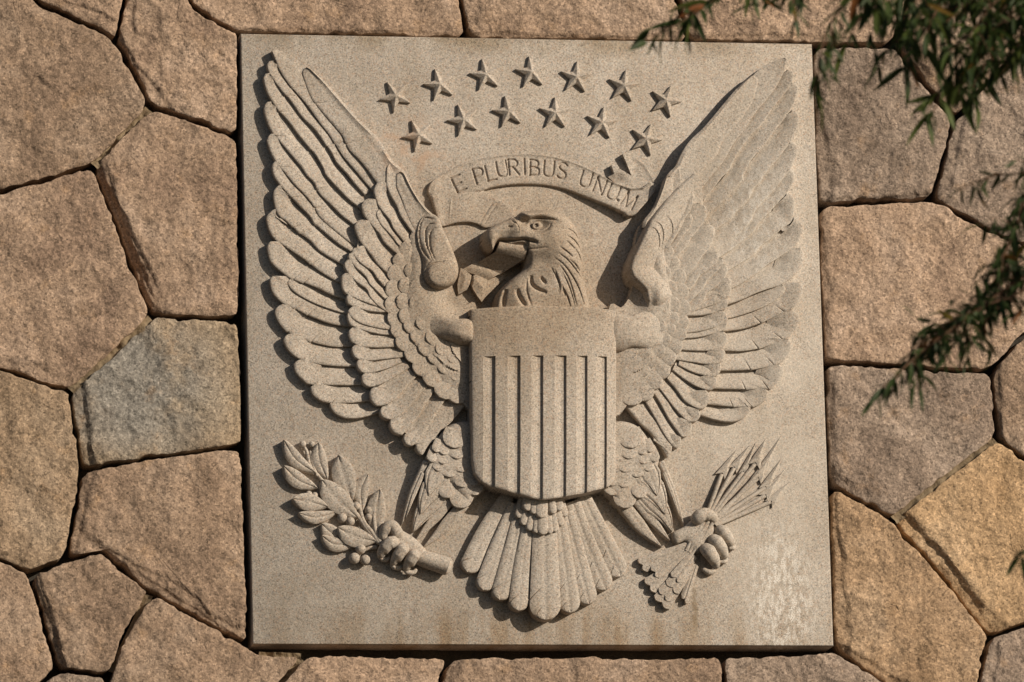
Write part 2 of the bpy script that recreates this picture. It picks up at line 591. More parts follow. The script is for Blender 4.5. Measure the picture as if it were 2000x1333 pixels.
STONES = [
    # polygon, material, ledges, label
    ([(-170, -60), (-60, -140), (10, -140), (69, 0), (224, 70), (297, 205), (183, 322), (0, 374), (-170, 420)], M_ROSE, [(3, 14, 6)], None),
    ([(10, -140), (290, -140), (243, 0), (228, 72), (224, 70), (69, 0)], M_TAN, [(4, 30, 8)], None),
    ([(290, -140), (345, -140), (370, 0), (410, 33), (468, 63), (469, 266), (297, 205), (228, 72), (243, 0)], M_TAN, [(6, 26, 9), (7, 24, 7)], None),
    ([(345, -140), (860, -140), (903, 0), (916, 73), (466, 61), (410, 33), (370, 0)], M_TAN, [(3, 8, 5)], None),
    ([(860, -140), (1300, -140), (1326, 0), (1352, 80), (916, 74), (903, 0)], M_TAN, [(3, 10, 6), (4, 18, 6)], None),
    ([(1300, -140), (1800, -140), (1775, 0), (1750, 86), (1352, 80), (1326, 0)], M_TAN, [(3, 10, 6), (4, 10, 6)], None),
    ([(1589, 84), (1752, 86), (1828, 186), (1866, 228), (1852, 290), (1826, 386), (1600, 399)], M_MAUVE, [(5, 9, 6), (6, 22, 8)], None),
    ([(1800, -140), (2170, -140), (2170, -20), (2000, 86), (1868, 229), (1828, 186), (1752, 86), (1775, 0)], M_ROSE, [(5, 14, 6)], None),
    ([(2000, 86), (2170, -20), (2170, 500), (1985, 472), (1888, 422), (1826, 386), (1852, 290), (1867, 229)], M_MAUVE, [(6, 16, 7)], None),
    ([(1600, 399), (1826, 386), (1888, 422), (1985, 472), (2170, 500), (2170, 560), (2005, 652), (1938, 722), (1820, 718), (1612, 706)], M_TAN, [(9, 8, 5)], None),
    ([(1612, 706), (1820, 718), (1938, 722), (1952, 852), (1746, 1012), (1622, 943)], M_MAUVE, [(5, 16, 8), (4, 18, 5)], None),
    ([(1938, 722), (2005, 652), (2170, 560), (2170, 1000), (2000, 893), (1952, 852)], M_ROSE, [(5, 12, 6)], None),
    ([(1952, 852), (2000, 893), (2170, 1000), (2170, 1170), (2000, 1220), (1936, 1240), (1840, 1118), (1746, 1012)], M_OCHRE, [(5, 22, 9), (6, 22, 9)], "bright ochre stone with a cracked face"),
    ([(1622, 943), (1746, 1012), (1840, 1118), (1936, 1240), (1918, 1310), (1890, 1430), (1800, 1380), (1735, 1336), (1632, 1270)], M_GOLD, [(8, 22, 9), (7, 16, 8)], "golden brown stone beside the slab's lower right corner"),
    ([(1936, 1240), (2000, 1220), (2170, 1170), (2170, 1430), (1890, 1430), (1918, 1310)], M_MAUVE, [(5, 18, 8)], None),
    ([(299, 1155), (400, 1214), (480, 1259), (500, 1277), (596, 1279), (550, 1333), (470, 1430), (190, 1430), (214, 1320), (245, 1240)], M_ROSE, [(9, 12, 6)], None),
    ([(596, 1279), (878, 1282), (860, 1333), (845, 1430), (470, 1430), (550, 1333)], M_TAN, [], None),
    ([(878, 1282), (1412, 1282), (1416, 1333), (1412, 1430), (845, 1430), (860, 1333)], M_TAN, [(5, 16, 8)], None),
    ([(1412, 1282), (1560, 1276), (1632, 1272), (1735, 1336), (1800, 1380), (1890, 1430), (1412, 1430), (1416, 1333)], M_MAUVE, [], None),
    ([(61, 1116), (131, 1094), (200, 1073), (250, 1122), (296, 1154), (245, 1240), (214, 1320), (116, 1303), (92, 1233)], M_ROSE, [(8, 14, 7), (7, 10, 5)], None),
    ([(-170, 1060), (0, 1092), (61, 1116), (92, 1233), (116, 1304), (60, 1345), (0, 1430), (-170, 1430)], M_ROSE, [(2, 4, 4)], None),
    ([(116, 1304), (214, 1321), (190, 1430), (0, 1430), (60, 1345)], M_MAUVE, [], None),
    ([(-170, 420), (0, 374), (183, 322), (207, 383), (231, 440), (255, 516), (300, 612), (210, 700), (137, 761), (0, 718), (-170, 680)], M_TAN, [(8, 24, 6), (7, 14, 7)], None),
    ([(297, 205), (469, 266), (473, 620), (300, 613), (276, 561), (231, 440), (207, 383), (183, 322)], M_TAN, [(4, 15, 9), (5, 17, 9), (6, 17, 9)], None),
    ([(300, 613), (473, 621), (477, 870), (310, 888), (161, 916), (152, 850), (137, 761), (210, 700)], M_GREY, [(4, 20, 8), (5, 24, 9)], "brown stone with a large grey stain"),
    ([(-170, 680), (0, 718), (137, 761), (152, 850), (161, 916), (148, 1000), (132, 1090), (61, 1116), (0, 1092), (-170, 1060)], M_BROWN, [(7, 12, 6)], None),
    ([(161, 917), (310, 888), (477, 870), (488, 1262), (400, 1214), (296, 1154), (250, 1122), (200, 1073), (132, 1090), (148, 1000)], M_ROSE, [(4, 40, 8), (5, 20, 6), (8, 16, 7)], None),
]
for i, (poly, mt, led, lab) in enumerate(STONES):
    o = stone(poly, mt, 100 + i * 7, zf=(rng.uniform(-3, 4) - 9) if i not in (15, 16, 17, 18) else rng.uniform(-2, 2), ledges=led)
    if lab:
        o["label"] = lab

for a, b, w_, z_ in (((294, 210), (186, 320), 10, -17), ((298, 618), (140, 758), 9, -17), ((1948, 856), (1750, 1010), 12, -18), ((293, 1160), (222, 1310), 8, -16), ((590, 1284), (552, 1330), 9, -14), ((508, 1277), (590, 1280), 6, -12)):
    t_ = np.linspace(0, 1, 60)[:, None]; s_ = np.linspace(-1, 1, 9)[None]
    L_ = math.hypot(b[0] - a[0], b[1] - a[1]); nx_, ny_ = (b[1] - a[1]) / L_, -(b[0] - a[0]) / L_
    X_ = a[0] + (b[0] - a[0]) * t_ + nx_ * w_ * s_; Y_ = a[1] + (b[1] - a[1]) * t_ + ny_ * w_ * s_
    mesh_obj("mortar_pointing", lay(X_, Y_, z_ - 4 + 4 * s_ + 5 * fbm(X_, Y_, 20, 3, 77)).reshape(-1, 3), grid_faces(60, 9), M_MORT, wall, sharp=0)

# stones beyond the photograph's edges, so the wall goes on to the sides
gx = [-1500, -1180, -850, -520, -170, 180, 520, 860, 1210, 1530, 1850, 2170, 2500, 2840, 3170, 3500]
gy = [-1300, -1010, -720, -430, -140, 150, 480, 790, 1110, 1430, 1740, 2060, 2380, 2700]
nodes = {}
for i, x in enumerate(gx):
    for j, y in enumerate(gy):
        on_rect = (-170 <= x <= 2170) and (-140 <= y <= 1430)
        jx, jy = (0, 0) if on_rect else (rng.uniform(-85, 85), rng.uniform(-80, 80))
        nodes[i, j] = (x + jx, y + jy)
mats = [M_ROSE, M_TAN, M_MAUVE, M_TAN, M_GOLD, M_ROSE]
for i in range(len(gx) - 1):
    for j in range(len(gy) - 1):
        if -170 <= gx[i] and gx[i + 1] <= 2170 and -140 <= gy[j] and gy[j + 1] <= 1430:
            continue
        poly = [nodes[i, j], nodes[i + 1, j], nodes[i + 1, j + 1], nodes[i, j + 1]]
        stone(poly, mats[int(rng.integers(6))], 900 + i * 31 + j, zf=rng.uniform(-3, 4) - 9, n=64, fine=False,
              ledges=[(3, rng.uniform(5, 25), 7)])

# ------------------------------------------------------------------ carved panel: slab
panel = empty("carved_panel", (0, 0, ZC))
PINV = Matrix.Translation((0, 0, -ZC))
tag(panel, "square pale granite slab carved in relief with a spread eagle, shield, stars and motto scroll", "relief carving")


def under(o, parent):
    o.parent = parent
    return o


PW, PH = 1.2, 1.26869
nx, nz = 60, 60
bev = 0.006
prof = [(0.0, 0.16), (0.0, 0.0 + bev), (bev * 0.35, bev * 0.35), (bev, 0.0)]
V = []
for ins, dep in prof:
    V += [(-PW + ins, dep, PH - ins), (PW - ins, dep, PH - ins), (PW - ins, dep, -PH + ins), (-PW + ins, dep, -PH + ins)]
F = []
for r in range(3):
    for k in range(4):
        F.append((r * 4 + k, r * 4 + (k + 1) % 4, (r + 1) * 4 + (k + 1) % 4, (r + 1) * 4 + k))
F.append((12, 13, 14, 15))
slab = mesh_obj("slab", V, F, M_GRAN, panel, sharp=30, flip=True)


def gmesh(name, V, F, parent, sharp=38, flip=False, mat=None):
    """mesh in world coordinates -> child in the panel's frame"""
    V = np.asarray(V) - np.array([0, 0, ZC])
    return mesh_obj(name, V, F, mat or M_GRAN, parent, sharp, flip)


def part(name, parent=panel):
    o = bpy.data.objects.new(name, None)
    COL.objects.link(o)
    o.parent = parent
    o.empty_display_size = 0.05
    return o


# mirrored drawing for the eagle's other side
MIRROR = False


def mirror_xy(x, y):
    x = np.asarray(x, float); y = np.asarray(y, float)
    axis = 1035 + 33 * (y - 75) / 1185
    t = np.clip((x - 740) / 150, 0, 1)
    xm = 2 * axis - x + 22 * t * t * (3 - 2 * t)
    return xm, y + (0.018 - 0.0145 * (y - 75) / 1185) * (xm - x)


def put(X, Y, Z, zref):
    if MIRROR:
        X, Y = mirror_xy(X, Y)
    return lay(X, Y, Z, zref)


def blunt(edge, W):
    """round the tip of a free edge over to its upper side"""
    P = [np.array(p, float) for p in edge]
    ax_ = P[min(7, len(P) - 1)] - P[2]
    ax_ /= np.linalg.norm(ax_)
    nn = np.array([ax_[1], -ax_[0]])
    a = P[0] + nn * 0.30 * W + ax_ * 1.5
    b = P[0] + nn * 0.13 * W - ax_ * 2.2
    c = P[0] - ax_ * 1.2
    return [a, b, c] + P[1:]


def vane(name, parent, edge, W, zt, zr, drop=8.0, hidden=None, zh=None, notches=(), n=44, mcols=12, base=-2.0, lip=1.6, tipround=False):
    """flight feather: `edge` is its free edge from the tip's top round to the root; it runs W wide under its neighbour"""
    orig = [edge[0]] + list(edge[4:]) if len(edge) > 6 else edge
    if tipround:
        orig = edge
        edge = blunt(edge, W)
    if not notches:
        ts = np.linspace(0, 1, n)
    else:
        ts = list(np.linspace(0, 1, n))
        for t in notches:
            ts = [a for a in ts if abs(a - t) > 0.012] + [t - 0.010, t - 0.003, t, t + 0.003, t + 0.010]
        ts = np.array(sorted(ts))
    fine = spline(edge, 400)
    tt = np.linspace(0, 1, 400)
    sm = smooth(spline(orig, 400), 500)
    d = np.gradient(sm, axis=0)
    d /= np.linalg.norm(d, axis=1)[:, None] + 1e-9
    nrm = np.stack([d[:, 1], -d[:, 0]], 1)
    L = np.linalg.norm(np.diff(fine, axis=0), axis=1).sum()
    if hidden is not None:
        Hd = spline(hidden, 400)
    else:
        q_ = np.clip(tt / max(0.02, min(0.3, (0.42 if tipround else 0.6) * W / L)), 0, 1)
        r0 = 0.30 if tipround else 0.0
        ramp = (r0 + (1 - r0) * np.sqrt(1 - (1 - q_) ** 2)) * (1 - 0.15 * tt)
        Hd = sm + nrm * (W * ramp)[:, None]
    kink = np.zeros(400)
    for t in notches:
        kink += 1.7 * np.exp(-np.clip(t - tt, 0, 9) / 0.05) * (tt <= t)
    fine = fine - nrm * kink[:, None]
    cs = np.r_[-0.001, 0.0, 0.035, 0.09, np.linspace(0.18, 1.0, mcols - 4)]
    rows_x, rows_y, rows_z = [], [], []
    slant = min(0.25, 0.7 * W / L) if len(notches) else 0.0
    wav = rng.uniform(0, 100)
    for ci, s in enumerate(cs):
        s0 = max(s, 0)
        t = np.clip(ts + slant * s0 * (1 - ts) * np.clip(ts * 8, 0, 1), 0, 1)
        ex = np.interp(t, tt, fine[:, 0]); ey = np.interp(t, tt, fine[:, 1])
        hx = np.interp(t, tt, Hd[:, 0]); hy = np.interp(t, tt, Hd[:, 1])
        x = ex * (1 - s0) + hx * s0; y = ey * (1 - s0) + hy * s0
        z = zt + (zr - zt) * t
        if ci == 0:
            z = np.full_like(t, base)
        else:
            p = -lip * math.exp(-s0 / 0.03) * np.ones_like(t)
            if zh is None:
                p = p - drop * s0 ** 1.1 * np.clip(t / max(0.03, 0.9 * W / L), 0, 1)
                p += 0.7 * math.sin(math.pi * min(1, s0 * 1.25))
            else:
                p += zh * s0 + (3.2 * math.exp(-((s0 - 0.88) / 0.07) ** 2) if zh > 0 else 0)
            # shaft: a soft ridge along the vane
            p += 0.6 * math.exp(-((s0 - 0.55) / 0.08) ** 2)
            z = z + p + 0.5 * vnoise(t * 9 + wav, np.full_like(t, s0 * 4), 3)
            fall = np.clip((0.5 - s0) / 0.5, 0, 1) ** 0.5
            for tn in notches:
                z = z - 2.2 * np.exp(-((ts - tn) / 0.0045) ** 2) * fall
        rows_x.append(x); rows_y.append(y); rows_z.append(z)
    if hidden is not None:       # close the other long side too
        rows_x.append(rows_x[-1]); rows_y.append(rows_y[-1]); rows_z.append(np.full(len(ts), base))
    X = np.array(rows_x); Y = np.array(rows_y); Z = np.array(rows_z)
    zref = 0.5 * (zt + zr)
    V = put(X, Y, Z, zref).reshape(-1, 3)
    return gmesh(name, V, grid_faces(X.shape[0], X.shape[1]), parent, sharp=50, flip=not MIRROR)


def plume(name, parent, spine, W, zt, zr, shape='round', dom=3.0, ridge=0.0, n=26, mc=9, base=-2.0, root=0.75, tipz=0.0, edge=2.0, crease=0.0, tilt=0.0, zref=None, notches=(), rim=0.0):
    """symmetrical feather or leaf along `spine` (tip first); W = full width"""
    C = spline(spine, 200)
    tt = np.linspace(0, 1, 200)
    ts = list(np.linspace(0, 1, n) ** 1.5 if shape == 'round' else np.linspace(0, 1, n))
    for tn in notches:
        ts = [a for a in ts if abs(a - tn) > 0.012] + [tn - 0.01, tn - 0.003, tn, tn + 0.003, tn + 0.01]
    ts = np.array(sorted(ts))
    d = np.gradient(smooth(C, 60), axis=0)
    d /= np.linalg.norm(d, axis=1)[:, None] + 1e-9
    nr = np.stack([d[:, 1], -d[:, 0]], 1)
    L = np.linalg.norm(np.diff(C, axis=0), axis=1).sum()
    if shape == 'round':
        k = min(0.9, 0.5 * W / L)
        w = np.where(tt < k, np.sqrt(np.clip(1 - (1 - tt / k) ** 2, 0, 1)), 1 - (1 - root) * np.clip((tt - k) / max(1e-3, 1 - k), 0, 1))
    elif shape == 'point':
        w = np.clip(tt / 0.55, 0, 1) ** 0.75 * (1 - (1 - root) * tt)
    else:  # leaf, pointed at both ends
        w = np.sin(np.pi * np.clip(tt, 0, 1) ** 0.85) ** 0.8
    w = w * W / 2
    cs = np.r_[-1.0, np.linspace(-1, 1, mc), 1.0]
    X, Y, Z = [], [], []
    for ci, s in enumerate(cs):
        lead = 0.5 * (abs(s)) * W / L if len(notches) else 0
        t = np.clip(ts - lead * np.clip(ts * 6, 0, 1) * np.clip((1 - ts) * 6, 0, 1), 0, 1)
        cx = np.interp(t, tt, C[:, 0]); cy = np.interp(t, tt, C[:, 1])
        ex = np.interp(t, tt, nr[:, 0]); ey = np.interp(t, tt, nr[:, 1]); ww = np.interp(t, tt, w)
        X.append(cx + ex * ww * s); Y.append(cy + ey * ww * s)
        if ci in (0, len(cs) - 1):
            Z.append(np.full_like(t, base))
        else:
            z = zt + (zr - zt) * t + dom * (1 - s * s) - edge * abs(s) ** 8 + tilt * s
            z = z + ridge * np.exp(-(s / 0.10) ** 2) - crease * np.exp(-(s / 0.13) ** 2)
            z = z - rim * math.exp(-((abs(s) - 0.72) / 0.07) ** 2)
            z = z - edge * 0.5 * np.exp(-t / 0.012)
            for tn in notches:
                z = z - 2.6 * np.exp(-((ts - tn) / 0.0045) ** 2) * (0.25 < s) * min(1, abs(s) * 1.6)
            Z.append(z)
    X = np.array(X); Y = np.array(Y); Z = np.array(Z)
    V = put(X, Y, Z, 0.5 * (zt + zr) if zref is None else zref).reshape(-1, 3)
    return gmesh(name, V, grid_faces(X.shape[0], X.shape[1]), parent, sharp=50, flip=not MIRROR)


def sculpt(name, parent, outline, hfun, step=2.0, zref=20, round_n=0, split=None, drop=-4.0, sharp=42):
    """relief body: outline on the sheet, height hfun(X, Y, inside_distance)"""
    P = np.asarray(outline, float)
    if round_n:
        P = spline(P, round_n, closed=True)[:-1]
    x0, y0 = P.min(0) - 2.5 * step; x1, y1 = P.max(0) + 2.5 * step
    xs = np.arange(x0, x1 + step, step); ys = np.arange(y0, y1 + step, step)
    X, Y = np.meshgrid(xs, ys)
    d, _, _ = seg_dist(X, Y, P)
    ins = inside(X, Y, P)
    sdv = np.where(ins, d, -d)
    gy_, gx_ = np.gradient(sdv, step)
    near = np.abs(sdv) < 0.62 * step
    X2 = np.where(near, X - gx_ * sdv, X); Y2 = np.where(near, Y - gy_ * sdv, Y)
    s2 = np.where(near, 0.0, sdv)
    Z = hfun(X2, Y2, np.maximum(s2, 0))
    Z = np.where(s2 < 0, drop, Z)
    keep = s2 > -1.6 * step
    nr_, nc_ = X.shape
    idx = np.full(nr_ * nc_, -1)
    kf = keep.ravel()
    quads = []
    a = (np.arange(nr_ - 1)[:, None] * nc_ + np.arange(nc_ - 1)[None]).ravel()
    q = np.stack([a, a + 1, a + nc_ + 1, a + nc_], 1)
    ok = kf[q].all(1) & (s2.ravel()[q] >= 0).any(1)
    q = q[ok]
    V = put(X2, Y2, Z, zref).reshape(-1, 3)

    def emit(nm, qq, par):
        used = np.unique(qq)
        mp = np.full(nr_ * nc_, -1); mp[used] = np.arange(len(used))
        return gmesh(nm, V[used], mp[qq].tolist(), par, sharp, flip=MIRROR)
    if split is None:
        return emit(name, q, parent)
    cx = X2.ravel()[q].mean(1); cy = Y2.ravel()[q].mean(1)
    lab = split(cx, cy)
    objs = {}
    for k in sorted(set(lab.tolist())):
        objs[k] = q[lab == k]
    return objs, emit


def groove(Z, X, Y, pts, width=2.0, depth=3.0, n=40, taper=True):
    P = spline(pts, n)
    x0, y0 = P.min(0) - 12 - width * 3; x1, y1 = P.max(0) + 12 + width * 3
    m_ = (X > x0) & (X < x1) & (Y > y0) & (Y < y1)
    if not m_.any():
        return Z
    d, t, _ = seg_dist(X[m_], Y[m_], P, closed=False)
    k = np.sin(np.pi * np.clip(t, 0.0, 1)) ** 0.45 if taper else 1.0
    Z = Z.copy()
    Z[m_] -= depth * k * np.exp(-(d / width) ** 2)
    return Z


def ledge(Z, X, Y, pts, height=4.0, reach=12.0, n=40):
    """one side of the line stands proud and falls away from it, like the lip of a carved feather (left of travel = proud)"""
    P = spline(pts, n)
    m_ = (X > P[:, 0].min() - reach * 3) & (X < P[:, 0].max() + reach * 3) & (Y > P[:, 1].min() - reach * 3) & (Y < P[:, 1].max() + reach * 3)
    if not m_.any():
        return Z
    d, t, s = seg_dist(X[m_], Y[m_], P, closed=False)
    k = np.sin(np.pi * np.clip(t, 0, 1)) ** 0.5
    Z = Z.copy()
    up = np.where(s < 0, np.exp(-d / reach), -0.9 * np.exp(-d / (reach * 0.6)))
    Z[m_] += 0.5 * height * k * up
    return Z


def tube(name, parent, pts, rad, z, n=24, seg=10, flat=0.8, zref=None, tip=True, ztip=None, base=0.0):
    """half-round rod lying on the slab; rad and z may be lists along its length"""
    C = spline(pts, n)
    r = np.interp(np.linspace(0, 1, n), np.linspace(0, 1, len(np.atleast_1d(rad))), np.atleast_1d(rad)) if np.size(rad) > 1 else np.full(n, float(rad))
    zz = np.interp(np.linspace(0, 1, n), np.linspace(0, 1, len(np.atleast_1d(z))), np.atleast_1d(z)) if np.size(z) > 1 else np.full(n, float(z))
    if tip:
        e = np.linspace(0, 1, n)
        L = np.linalg.norm(np.diff(C, axis=0), axis=1).sum()
        k = np.clip(r * 0.9 / L, 0.02, 0.45)
        r = r * np.sqrt(np.clip(1 - (1 - np.clip(e / k, 0, 1)) ** 2, 0.003, 1)) * np.sqrt(np.clip(1 - (1 - np.clip((1 - e) / k, 0, 1)) ** 2, 0.003, 1))
    d = np.gradient(C, axis=0); d /= np.linalg.norm(d, axis=1)[:, None] + 1e-9
    nr = np.stack([d[:, 1], -d[:, 0]], 1)
    X, Y, Z = [], [], []
    for j in range(seg):
        a = 2 * math.pi * j / seg
        X.append(C[:, 0] + nr[:, 0] * r * math.cos(a)); Y.append(C[:, 1] + nr[:, 1] * r * math.cos(a))
        Z.append(zz + r * flat * math.sin(a))
    X = np.array(X).T; Y = np.array(Y).T; Z = np.array(Z).T
    V = put(X, Y, Z, float(zz.mean()) if zref is None else zref).reshape(-1, 3)
    return gmesh(name, V, grid_faces(n, seg, True), parent, sharp=60, flip=MIRROR)


def blob(name, parent, c, rx, ry, rz, z, ang=0.0, nu=16, nv=10):
    U = np.linspace(0, 2 * np.pi, nu, endpoint=False); T = np.linspace(0.02, np.pi - 0.02, nv)
    ca, sa = math.cos(ang), math.sin(ang)
    X, Y, Z = [], [], []
    for t in T:
        lx = rx * np.sin(t) * np.cos(U); ly = ry * np.sin(t) * np.sin(U)
        X.append(c[0] + lx * ca - ly * sa); Y.append(c[1] + lx * sa + ly * ca); Z.append(np.full(nu, z + rz * math.cos(t)))
    V = put(np.array(X), np.array(Y), np.array(Z), z).reshape(-1, 3)
    return gmesh(name, V, grid_faces(nv, nu, True), parent, sharp=0, flip=MIRROR)

# ------------------------------------------------------------------ wings
PRIM = [  # free edges of the flight feathers, leading feather first (tip -> root), under-width, heights tip/root
    dict(e=[(599, 131), (591.5, 138), (592, 146), (604, 181), (617, 202), (633, 222), (656, 249), (671, 267), (682, 292), (707, 319), (734, 356), (748, 376)],
         hid=[(599, 131), (606, 133), (636, 160), (669, 198), (703, 237), (735, 268), (755, 298), (766, 317), (786, 334), (800, 356)], zt=21, zr=31, zh=1.5, W=30),
    dict(e=[(538, 94), (532.5, 98), (533, 103), (550, 141), (575, 175), (600, 204), (624, 238), (647, 267), (663, 294), (674, 310), (699, 339), (716, 360), (730, 376)],
         hid=[(538, 94), (548, 96), (575, 110), (602, 132), (625, 165), (660, 205), (700, 260), (740, 320), (770, 370)], zt=22, zr=25, zh=-5, W=34),
    dict(e=[(526, 122), (521.5, 126), (522, 132), (530, 150), (545.5, 170), (568, 197), (590.5, 229), (613, 251), (631, 274), (647, 298), (658, 319), (676, 338), (690, 356), (712, 382)], zt=22, zr=22, W=30),
    dict(e=[(518, 147), (514.5, 152), (516, 160), (525, 186), (543, 213), (566, 240), (586, 267), (613, 298), (631, 328), (636, 342), (654, 362), (681, 390), (700, 405), (716, 422)], zt=22, zr=22, W=34),
    dict(e=[(520, 203), (516.5, 208), (517.5, 222), (527.5, 249), (545.5, 274), (568, 301), (590.5, 328), (599, 342), (615, 358), (624, 378), (647, 401), (667, 421), (690, 439), (706, 452)], zt=22, zr=21, W=38),
    dict(e=[(526, 266), (522, 270), (523, 278), (530, 298), (543, 321), (559, 340), (577, 362), (595, 380), (613, 401), (624, 423), (651, 448), (676, 468), (694, 482), (715, 500)], zt=22, zr=20, W=40),
    dict(e=[(534, 320), (531.5, 325), (533, 335), (536.5, 345), (550, 365), (568, 383), (586, 403), (606, 423), (615, 437), (640, 459), (663, 478), (682, 490), (700, 505)], zt=22, zr=20, W=36),
    dict(e=[(540, 368), (535, 374), (535.4, 392), (543, 419), (563, 434), (586, 455), (606, 470), (622, 488), (640, 500), (665, 515), (690, 532)], zt=22, zr=19, W=40),
    dict(e=[(529, 416), (522, 421), (522, 435), (530, 457), (545, 473), (572, 491), (599, 509), (617, 524), (638, 538), (658, 550), (690, 566)], zt=21, zr=19, W=42),
    dict(e=[(528, 472), (522.5, 478), (523, 487), (530, 511), (550, 531), (572, 545), (599, 554), (622, 563), (647, 575), (669, 583), (700, 592)], zt=21, zr=18, W=40),
    dict(e=[(567, 546), (561.5, 551), (566, 561), (586, 578), (617, 594), (647, 605), (673, 613), (700, 620)], zt=19, zr=17.5, W=26),
    dict(e=[(533, 539), (527.5, 545), (528, 553), (534, 572), (550, 590), (577, 603), (606, 617), (633, 628), (660, 635), (700, 640)], zt=20, zr=17, W=42),
    dict(e=[(551, 594), (541, 600), (538, 611), (545, 629), (563, 648), (594, 662), (621, 671), (653, 677), (685, 677), (710, 677)], zt=19, zr=16, W=46),
    dict(e=[(562, 653), (555, 659), (555, 667), (563, 683), (581, 699), (608, 708), (644, 713.5), (691, 716), (720, 716)], zt=18, zr=15, W=44),
    dict(e=[(584, 703), (576, 708), (575, 714), (579, 728), (594, 744), (608, 751), (657, 752), (700, 752), (726, 751)], zt=17, zr=14, W=42),
    dict(e=[(613, 753), (606.5, 757), (612, 771), (626, 782), (644, 787), (680, 787), (716, 784), (740, 782)], zt=16, zr=13, W=38),
    dict(e=[(649, 788), (643.5, 791), (655, 807), (675, 816), (698, 817), (725, 811), (745, 804)], zt=14.5, zr=12, W=34),
]
COV = [
    dict(e=[(779, 337), (774, 343), (774, 350), (775, 367), (784, 389), (792, 414), (802, 437), (812, 455)],
         hid=[(779, 337), (789, 338), (800, 358), (812, 380), (830, 405), (850, 425), (855, 440)], zt=32, zr=36, zh=1.5, W=30),
    dict(e=[(764, 318), (756, 327), (755, 345), (755, 360), (761, 378), (775, 403), (782, 421), (795, 441), (806, 456)],
         hid=[(764, 318), (772, 322), (782, 345), (800, 390), (820, 440)], zt=31.5, zr=36, zh=-4, W=24),
    dict(e=[(744, 353), (737, 357), (731, 368), (732, 381), (741, 405), (761, 430), (768, 446), (787, 471), (795, 480)], zt=32, zr=35, W=26),
    dict(e=[(740, 409), (735.5, 415), (736, 422), (744, 439), (759, 455), (775, 475), (785, 486)], zt=31, zr=34, W=18),
    dict(e=[(720, 387.5), (712, 391), (707, 402), (712, 421), (725, 439), (741, 457), (750, 473), (773, 495), (785, 505)], zt=31, zr=33, W=38),
    dict(e=[(705, 429), (697, 433), (693.5, 442), (698.6, 461), (707.6, 477), (718, 489), (728, 502), (741, 520), (765, 540)], zt=31.5, zr=32, W=40),
    dict(e=[(692, 485), (687.5, 489), (690, 498), (698.6, 509), (712, 520), (728, 531), (736, 543), (750, 560)], zt=32, zr=32, W=26),
    dict(e=[(682, 496), (680, 501), (682, 507), (694, 522), (714, 540), (721, 554), (734, 567), (752, 585)], zt=31.5, zr=31, W=22),
    dict(e=[(677, 508), (672.5, 514), (673, 521), (678, 531), (694, 549), (716, 565), (722, 579), (738, 597), (756, 610)], zt=31, zr=31, W=26),
    dict(e=[(675, 533), (668, 538), (667, 544), (669, 563), (676, 574), (690, 581), (706, 588), (740, 600)], zt=30.5, zr=30, W=34),
    dict(e=[(680, 575), (676.5, 580), (678, 590), (685, 597), (708, 604.5), (730, 609), (753, 610), (775, 608)], zt=30, zr=29.5, W=26),
    dict(e=[(688, 599), (681, 605), (680, 612), (689, 622), (707, 633), (743, 642), (770, 645)], zt=29.5, zr=29, W=34),
    dict(e=[(682, 612), (678, 616), (684, 634), (703, 643), (725, 649.5), (750, 654), (778, 655)], zt=28.5, zr=28, W=22),
    dict(e=[(688, 640), (682, 645), (681, 653), (687, 667), (703, 676.5), (730, 679), (770, 678), (790, 676)], zt=28.5, zr=27.5, W=34),
    dict(e=[(694, 673.5), (688, 678), (687, 684), (691, 694.5), (700, 702), (725, 704.7), (748, 702), (770, 700), (795, 697)], zt=28, zr=27, W=30),
    dict(e=[(700, 703), (696.5, 707), (697, 713), (701, 722), (712, 729), (736, 726), (759, 719), (785, 708)], zt=27.5, zr=26.5, W=28),
    dict(e=[(712, 729), (707, 733), (706, 738), (710, 749), (722, 756), (743, 751), (770, 737), (800, 718)], zt=27, zr=26, W=30),
    dict(e=[(730, 756), (724, 761), (722.5, 768), (726, 782), (736, 792), (752, 791), (775, 778), (793, 757), (815, 735)], zt=26.5, zr=25.5, W=38),
    dict(e=[(746, 795), (743, 800), (743, 808), (750, 816), (761, 819.5), (777, 814), (804, 789), (820, 771), (845, 745)], zt=26, zr=25, W=34),
    dict(e=[(763, 820), (761.5, 826), (762, 833), (770, 844), (784, 850), (790, 845), (815, 816), (838, 780), (860, 750)], zt=25, zr=24, W=36),
    dict(e=[(790, 849), (788, 855), (789, 861), (795, 869), (804, 871), (813, 865), (831, 843), (856, 803), (880, 765)], zt=24, zr=23, W=34),
    dict(e=[(813, 867), (812, 873), (814, 879), (822, 888), (826, 888), (838, 870), (860, 843), (883, 823), (910, 790)], zt=23, zr=22, W=50),
]
